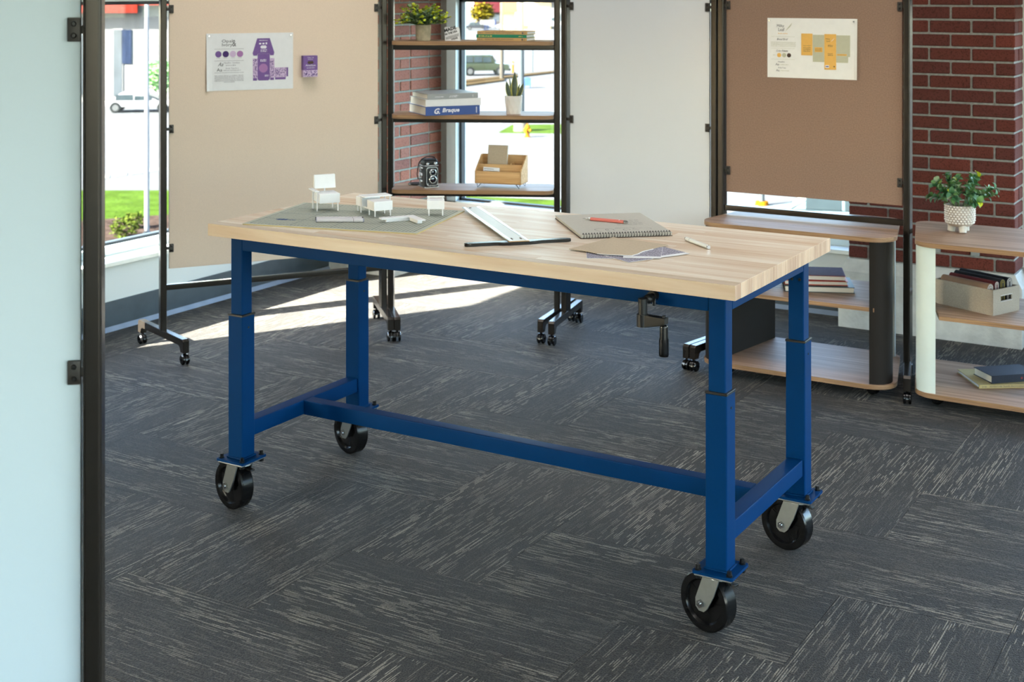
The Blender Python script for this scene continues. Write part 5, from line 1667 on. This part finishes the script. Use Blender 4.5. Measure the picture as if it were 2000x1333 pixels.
# own building base so the floor does not hover
struct(MB().box(XL - T, XR + T, YF - T, YB + T, GZ, -0.17).build('building_base', 'wall_greige', smooth=0))
def cw(X, Y): # camera frame -> world
    c_, s_ = math.cos(YAW), math.sin(YAW); return (X * c_ - Y * s_, X * s_ + Y * c_)
def fp_(u, v):  # ground point seen at a given direction of the lens
    Y = 2674.15 * (H_EYE - GZ) / (v + 23.8); return cw((u - 1000) / 2674.15 * Y, Y)
def quad(*uv): return [fp_(*p) for p in uv]
slab('lawn_strip', quad((860, 384), (1130, 396), (1130, 408), (860, 402)), .06, 'lawn', 'structure')
slab('sidewalk', quad((860, 402), (1130, 408), (1130, 470), (860, 460)), .05, 'pavement')
slab('lawn_patch', quad((975, 260), (1000, 246), (1160, 244), (1160, 262)), .06, 'lawn')
slab('lawn_bank', quad((120, 440), (120, 376), (340, 376), (340, 425)), .08, 'lawn')
slab('mulch_bed', quad((120, 520), (120, 440), (340, 424), (340, 500)), .10, 'mulch')
slab('kerb_far', quad((880, 168), (985, 155), (985, 159), (880, 173)), .12, 'kerb_tan')
slab('kerb_road', quad((880, 162), (1090, 140), (1090, 143), (880, 166)), .14, 'kerb_tan')
for k in range(4):
    slab('crossing_stripe', quad((190 + k * 34, 352 - k * 5), (214 + k * 34, 348 - k * 5), (214 + k * 34, 342 - k * 5), (190 + k * 34, 346 - k * 5)), .02, 'road_paint')

def car(name, label, loc, rz, body_m, L=4.4, Wd=1.8, Hh=1.5, boxy=False, cat='car'):
    t = thing(name, label, cat, (loc[0], loc[1], GZ), rz)
    hl, hw = L / 2, Wd / 2
    sidem = Matrix(((1, 0, 0, 0), (0, 0, -1, 0), (0, 1, 0, 0), (0, 0, 0, 1)))
    if boxy:
        prof = [(-hl, .45), (-hl, Hh * .58), (-hl + .1, Hh * .60), (hl * .42, Hh * .60), (hl * .95, Hh * .55), (hl, Hh * .45), (hl, .45)]
        cab = [(-hl + .08, Hh * .60), (-hl + .12, Hh), (hl * .25, Hh), (hl * .44, Hh * .60)]
    else:
        prof = [(-hl, .35), (-hl, Hh * .55), (-hl * .8, Hh * .62), (hl * .45, Hh * .62), (hl * .95, Hh * .48), (hl, .35)]
        cab = [(-hl * .75, Hh * .62), (-hl * .5, Hh), (hl * .1, Hh), (hl * .5, Hh * .62)]
    MB().prism(prof, -hw, hw, mx=sidem, bevel=.06).build('body', body_m, t)
    MB().prism(cab, -hw * .88, hw * .88, mx=sidem, bevel=.06).build('cabin', body_m, t)
    zc0, zc1 = Hh * .64, Hh * .93
    x0, x1 = cab[0][0] + .25, cab[3][0] - .35
    for s in (-1, 1):
        n = 3 if boxy else 2
        for q in range(n):
            a = x0 + (x1 - x0) * q / n + .05; b = x0 + (x1 - x0) * (q + 1) / n - .05
            MB().box(a, b, s * hw * .87, s * hw * .90, zc0, zc1 - (.0 if q < n - 1 else .08)).build('window', 'car_glass', t, smooth=0)
    ws = MB()
    c2, c3 = cab[2], cab[3]
    ws.face([(c2[0] + .05, -hw * .8, c2[1] - .06), (c3[0] + .04, -hw * .8, c3[1] + .05), (c3[0] + .04, hw * .8, c3[1] + .05), (c2[0] + .05, hw * .8, c2[1] - .06)])
    wo = ws.build('windscreen', 'car_glass', t, smooth=0)
    sm = wo.modifiers.new('thickness', 'SOLIDIFY'); sm.thickness = .06
    R = .40 if boxy else .33
    for sx in (-.62, .62):
        for s in (-1, 1):
            w_ = MB().lathe([(R * .6, -.12), (R - .03, -.12), (R, -.08), (R, .08), (R - .03, .12), (R * .6, .12)], 24, mx=Matrix.Translation((sx * hl, s * (hw - .08), R)) @ Matrix.Rotation(PI / 2, 4, 'X')).build('wheel', 'tyre', t)
            MB().cyl((sx * hl, s * (hw - .08) - .11, R), (sx * hl, s * (hw - .08) + .11, R), R * .6, seg=20).build('hub_cap', 'hub_grey', w_)
    for s in (-1, 1):
        MB().cyl((hl - .02, s * hw * .7, Hh * .46), (hl + .04, s * hw * .7, Hh * .46), .11, seg=16).build('headlight', 'car_white', t)
    MB().box(hl - .05, hl + .12, -hw * .95, hw * .95, .42, .60, .03).box(-hl - .10, -hl + .05, -hw * .95, hw * .95, .42, .60, .03).build('bumper', 'tyre', t)
    return t
RIGHT = YAW  # direction that runs to the right in the picture
su = fp_(945, 147)
car('off_road_car', 'green boxy off-road car parked beyond the window behind the shelves', su, RIGHT + .15, 'suv_green', 4.3, 1.85, 1.85, True)
car('car', 'dark car on the far lot above the green off-road car', fp_(933, 58.5), RIGHT, 'car_dark', 4.6, 1.8, 1.4)
car('car', 'white car on the far lot right of the wooden pole', fp_(993, 58.5), RIGHT + .1, 'car_white', 4.4, 1.8, 1.5)
car('car', 'pale car seen below the brown pinboard', fp_(1625, 470), RIGHT + PI - .25, 'car_teal', 4.6, 1.9, 1.65)
car('car', 'white car in front of the white shop building', fp_(276, 218), RIGHT + .1, 'car_white', 4.6, 1.8, 1.2)

def pole(name, label, u, v, r, hgt, m, base=None):
    p = fp_(u, v)
    t = thing(name, label, 'pole', (p[0], p[1], GZ))
    MB().cyl((0, 0, 0), (0, 0, hgt), r * 1.1, r * .85, 16).build('shaft', m, t)
    MB().cyl((0, 0, hgt - .4), (0, 0, hgt), r * 1.1, r * .6, 16).build('pole_cap', m, t)
    if base: MB().cyl((0, 0, 0), (0, 0, base[1]), base[0], base[0] * .9, 20).build('base', base[2], t)
pole('wooden_pole', 'wooden utility pole in front of the green off-road car', 980, 156, .15, 12, 'wood_pole')
pole('steel_pole', 'pale steel lamp pole behind the snake plant', 1018, 258, .16, 10, 'steel_pole', (.42, .7, 'pavement'))
pole('steel_pole', 'white post outside the left window', 287, 462, .07, 9, 'car_white', (.12, .15, 'steel_pole'))
pole('steel_pole', 'grey post with an orange foot below the brown pinboard', 1488, 401, .085, 6, 'steel_pole', (.24, .14, 'hydrant_yellow'))
pole('thin_post', 'thin green sign post right of the steel lamp pole', 1040, 141, .06, 6, 'steel_pole')
bp = fp_(1002, 143)
t = thing('bollard', 'yellow bollard near the off-road car', 'bollard', (bp[0], bp[1], GZ))
MB().lathe([(.09, 0), (.09, 1.0), (.06, 1.07), (0, 1.09)], 16).build('post', 'hydrant_yellow', t)
MB().cyl((0, 0, .8), (0, 0, .9), .092, seg=16).build('band', 'car_white', t)
hp = fp_(1030, 268)
t = thing('fire_hydrant', 'yellow fire hydrant on the grass beyond the window', 'hydrant', (hp[0], hp[1], GZ))
MB().lathe([(.17, 0), (.17, .05), (.11, .06), (.11, .45), (.15, .46), (.15, .50), (.12, .52), (.09, .62), (.03, .66), (.03, .72), (0, .72)], 20).build('barrel', 'hydrant_yellow', t)
MB().cyl((-.22, 0, .36), (.22, 0, .36), .065, seg=14).cyl((0, -.2, .34), (0, .1, .34), .08, seg=14).build('nozzle', 'hydrant_yellow', t)
mp_ = fp_(1030, 172)
t = thing('mailbox', 'blue mailbox beyond the snake plant', 'mailbox', (mp_[0], mp_[1], GZ), RIGHT)
mbx = MB(); mbx.prism([(-.27, .2), (.27, .2), (.27, .62)] + [(.27 * math.cos(a), .62 + .2 * math.sin(a)) for a in [PI * q / 10 for q in range(1, 10)]] + [(-.27, .62)], -.3, .3, mx=Matrix(((1, 0, 0, 0), (0, 0, -1, 0), (0, 1, 0, 0), (0, 0, 0, 1))))
mbx.build('box_body', 'mailbox_blue', t)
for sx in (-.22, .22): MB().box(sx - .03, sx + .03, -.25, .25, 0, .22).build('leg', 'mailbox_blue', t)
tp = fp_(1045, 57)
t = thing('box_truck', 'white box truck at the far right of the shelf window', 'truck', (tp[0], tp[1], GZ), RIGHT)
MB().box(-2.6, 2.4, -1.2, 1.2, .7, 4.1, .06).build('cargo_box', 'white_render', t)
cb = MB(); cb.prism([(2.4, .5), (4.1, .5), (4.1, 1.4), (3.6, 2.5), (2.4, 2.6)], -1.1, 1.1, mx=Matrix(((1, 0, 0, 0), (0, 0, -1, 0), (0, 1, 0, 0), (0, 0, 0, 1))), bevel=.06)
cb.build('cab', 'car_white', t)
for sx in (-1.7, 3.1):
    for s in (-1, 1): MB().cyl((sx, s * .8, .48), (sx, s * 1.1, .48), .48, seg=20).build('wheel', 'tyre', t)
MB().box(2.9, 3.7, -1.12, 1.12, 1.55, 2.2).build('window', 'car_glass', t, smooth=0)
sgp = fp_(953, 60)
t = thing('road_sign', 'white panel sign on blue legs on the far lot', 'sign', (sgp[0], sgp[1], GZ), RIGHT)
MB().box(-1.4, 1.4, -.08, .08, 1.1, 1.9, .03).build('panel', 'white_render', t)
MB().box(1.2, 1.45, -.09, .09, 1.0, 2.0, .02).build('panel_end', 'sign_blue', t)
for sx in (-.5, .0): MB().box(sx - .07, sx + .07, -.07, .07, 0, 1.1).build('leg', 'sign_blue', t)

def facade(name, label, loc, rz, w, d, h, wall_m, roof_m, wins, gable=False):
    t = thing(name, label, 'building', (loc[0], loc[1], GZ), rz)
    MB().box(-w / 2, w / 2, 0, d, 0, h).build('wall', wall_m, t, smooth=0)
    if gable:
        rf = MB(); rf.prism([(-.6, h), (d / 2, h + d * .35), (d + .6, h)], -w / 2 - .6, w / 2 + .6, mx=Matrix(((0, 0, 1, 0), (1, 0, 0, 0), (0, 1, 0, 0), (0, 0, 0, 1))))
        rf.build('roof', roof_m, t, smooth=0)
    else:
        MB().box(-w / 2 - .3, w / 2 + .3, -.9, d, h, h + .6).build('roof', roof_m, t, smooth=0)
    for (x0, x1, z0, z1) in wins:
        f = MB().box(x0 - .08, x1 + .08, -.06, .02, z0 - .08, z1 + .08).build('window', 'white_render', t, smooth=0)
        MB().box(x0, x1, -.08, -.05, z0, z1).build('pane', 'shop_glass', f, smooth=0)
    return t
wp = fp_(215, 200)
wb_ = facade('shop_building', 'white shop building with a red fascia outside the left window', wp, RIGHT, 9.0, 8.0, 6.55, 'white_render', 'red_fascia', [(.25, .8, .4, 4.9), (-3.2, -1.6, .5, 4.6)])
MB().box(-4.6, 2.1, -1.0, -.9, 6.05, 6.65).build('fascia_board', 'red_fascia', wb_, smooth=0)
MB().box(.82, 1.45, -.07, -.02, 2.6, 4.9).build('window_poster', 'poster_blue', wb_, smooth=0)
facade('brick_building', 'distant building with a dark red roof beyond the shelf window', fp_(968, 48), RIGHT, 8, 8, 2.6, 'wall_greige', 'red_roof', [(-3.2, -1.8, .8, 2), (-.7, .7, .8, 2), (1.8, 3.2, .8, 2)], True)
facade('brick_building', 'distant pale building at the right of the shelf window', fp_(1092, 48), RIGHT, 10, 8, 4.5, 'white_render', 'wall_greige', [(-4, -2.6, .8, 2.2), (-.8, .8, .8, 2.2), (2.6, 4, .8, 2.2)])

def tree(name, label, p, crown_r, trunk_h, leaf_m, n=420, seed=1, squash=1.0, lsz=.35, cat='tree'):
    t = thing(name, label, cat, (p[0], p[1], GZ))
    rr = random.Random(seed)
    MB().tube([(0, 0, 0), (.05, 0, trunk_h * .6), (.0, .05, trunk_h + crown_r * .5)], [.16 * crown_r / 2, .12 * crown_r / 2, .05], 8).build('trunk', 'bark', t)
    f = MB()
    for k in range(n):
        v = Vector((rr.gauss(0, 1), rr.gauss(0, 1), rr.gauss(0, 1))).normalized() * crown_r * rr.uniform(.55, 1.0)
        p_ = Vector((v.x, v.y, trunk_h + crown_r * squash + v.z * squash))
        leaf_quad(f, p_, Vector((rr.uniform(-1, 1), rr.uniform(-1, 1), rr.uniform(-.6, .6))), Vector((rr.uniform(-.4, .4), rr.uniform(-.4, .4), 1)), lsz * rr.uniform(.8, 1.5), lsz, 0)
    o = f.build('foliage', leaf_m, t, smooth=0); o['kind'] = 'stuff'
    return t
tree('autumn_tree', 'yellow autumn tree in front of the dark red roof', fp_(942, 56), 2.3, 1.2, 'autumn_leaf', 700, 4, .8, .5)
tree('shrub', 'yellow-green shrub in the mulch bed outside the left window', fp_(243, 470), .45, .05, 'shrub_green', 260, 5, .8, .10, 'shrub')
tree('shrub', 'small green shrub by the white post outside', fp_(262, 452), .32, .05, 'shrub_green', 200, 6, .9, .09, 'shrub')
tree('street_tree', 'dark green street tree at the right of the left window', fp_(315, 225), 1.1, 1.3, 'leaf_mid', 500, 8, 1.0, .25)

# ------------------------------------------------------------------ groups of alike things
GROUPS = {'board_stand': 'rolling board stands', 'storage_cart': 'rolling storage carts', 'outlet_plate': 'outlet plates on the brick pier', 'car': 'cars parked outdoors',
          'poster': 'posters pinned to the boards', 'shrub': 'shrubs in the mulch bed', 'steel_pole': 'steel posts outdoors', 'brick_building': 'distant buildings', 'potted_plant': 'leafy potted plants'}
for o in list(C.objects):
    if o.parent is None and 'category' in o and 'group' not in o:
        g = GROUPS.get(o.name.split('.')[0])
        if g: o['group'] = g
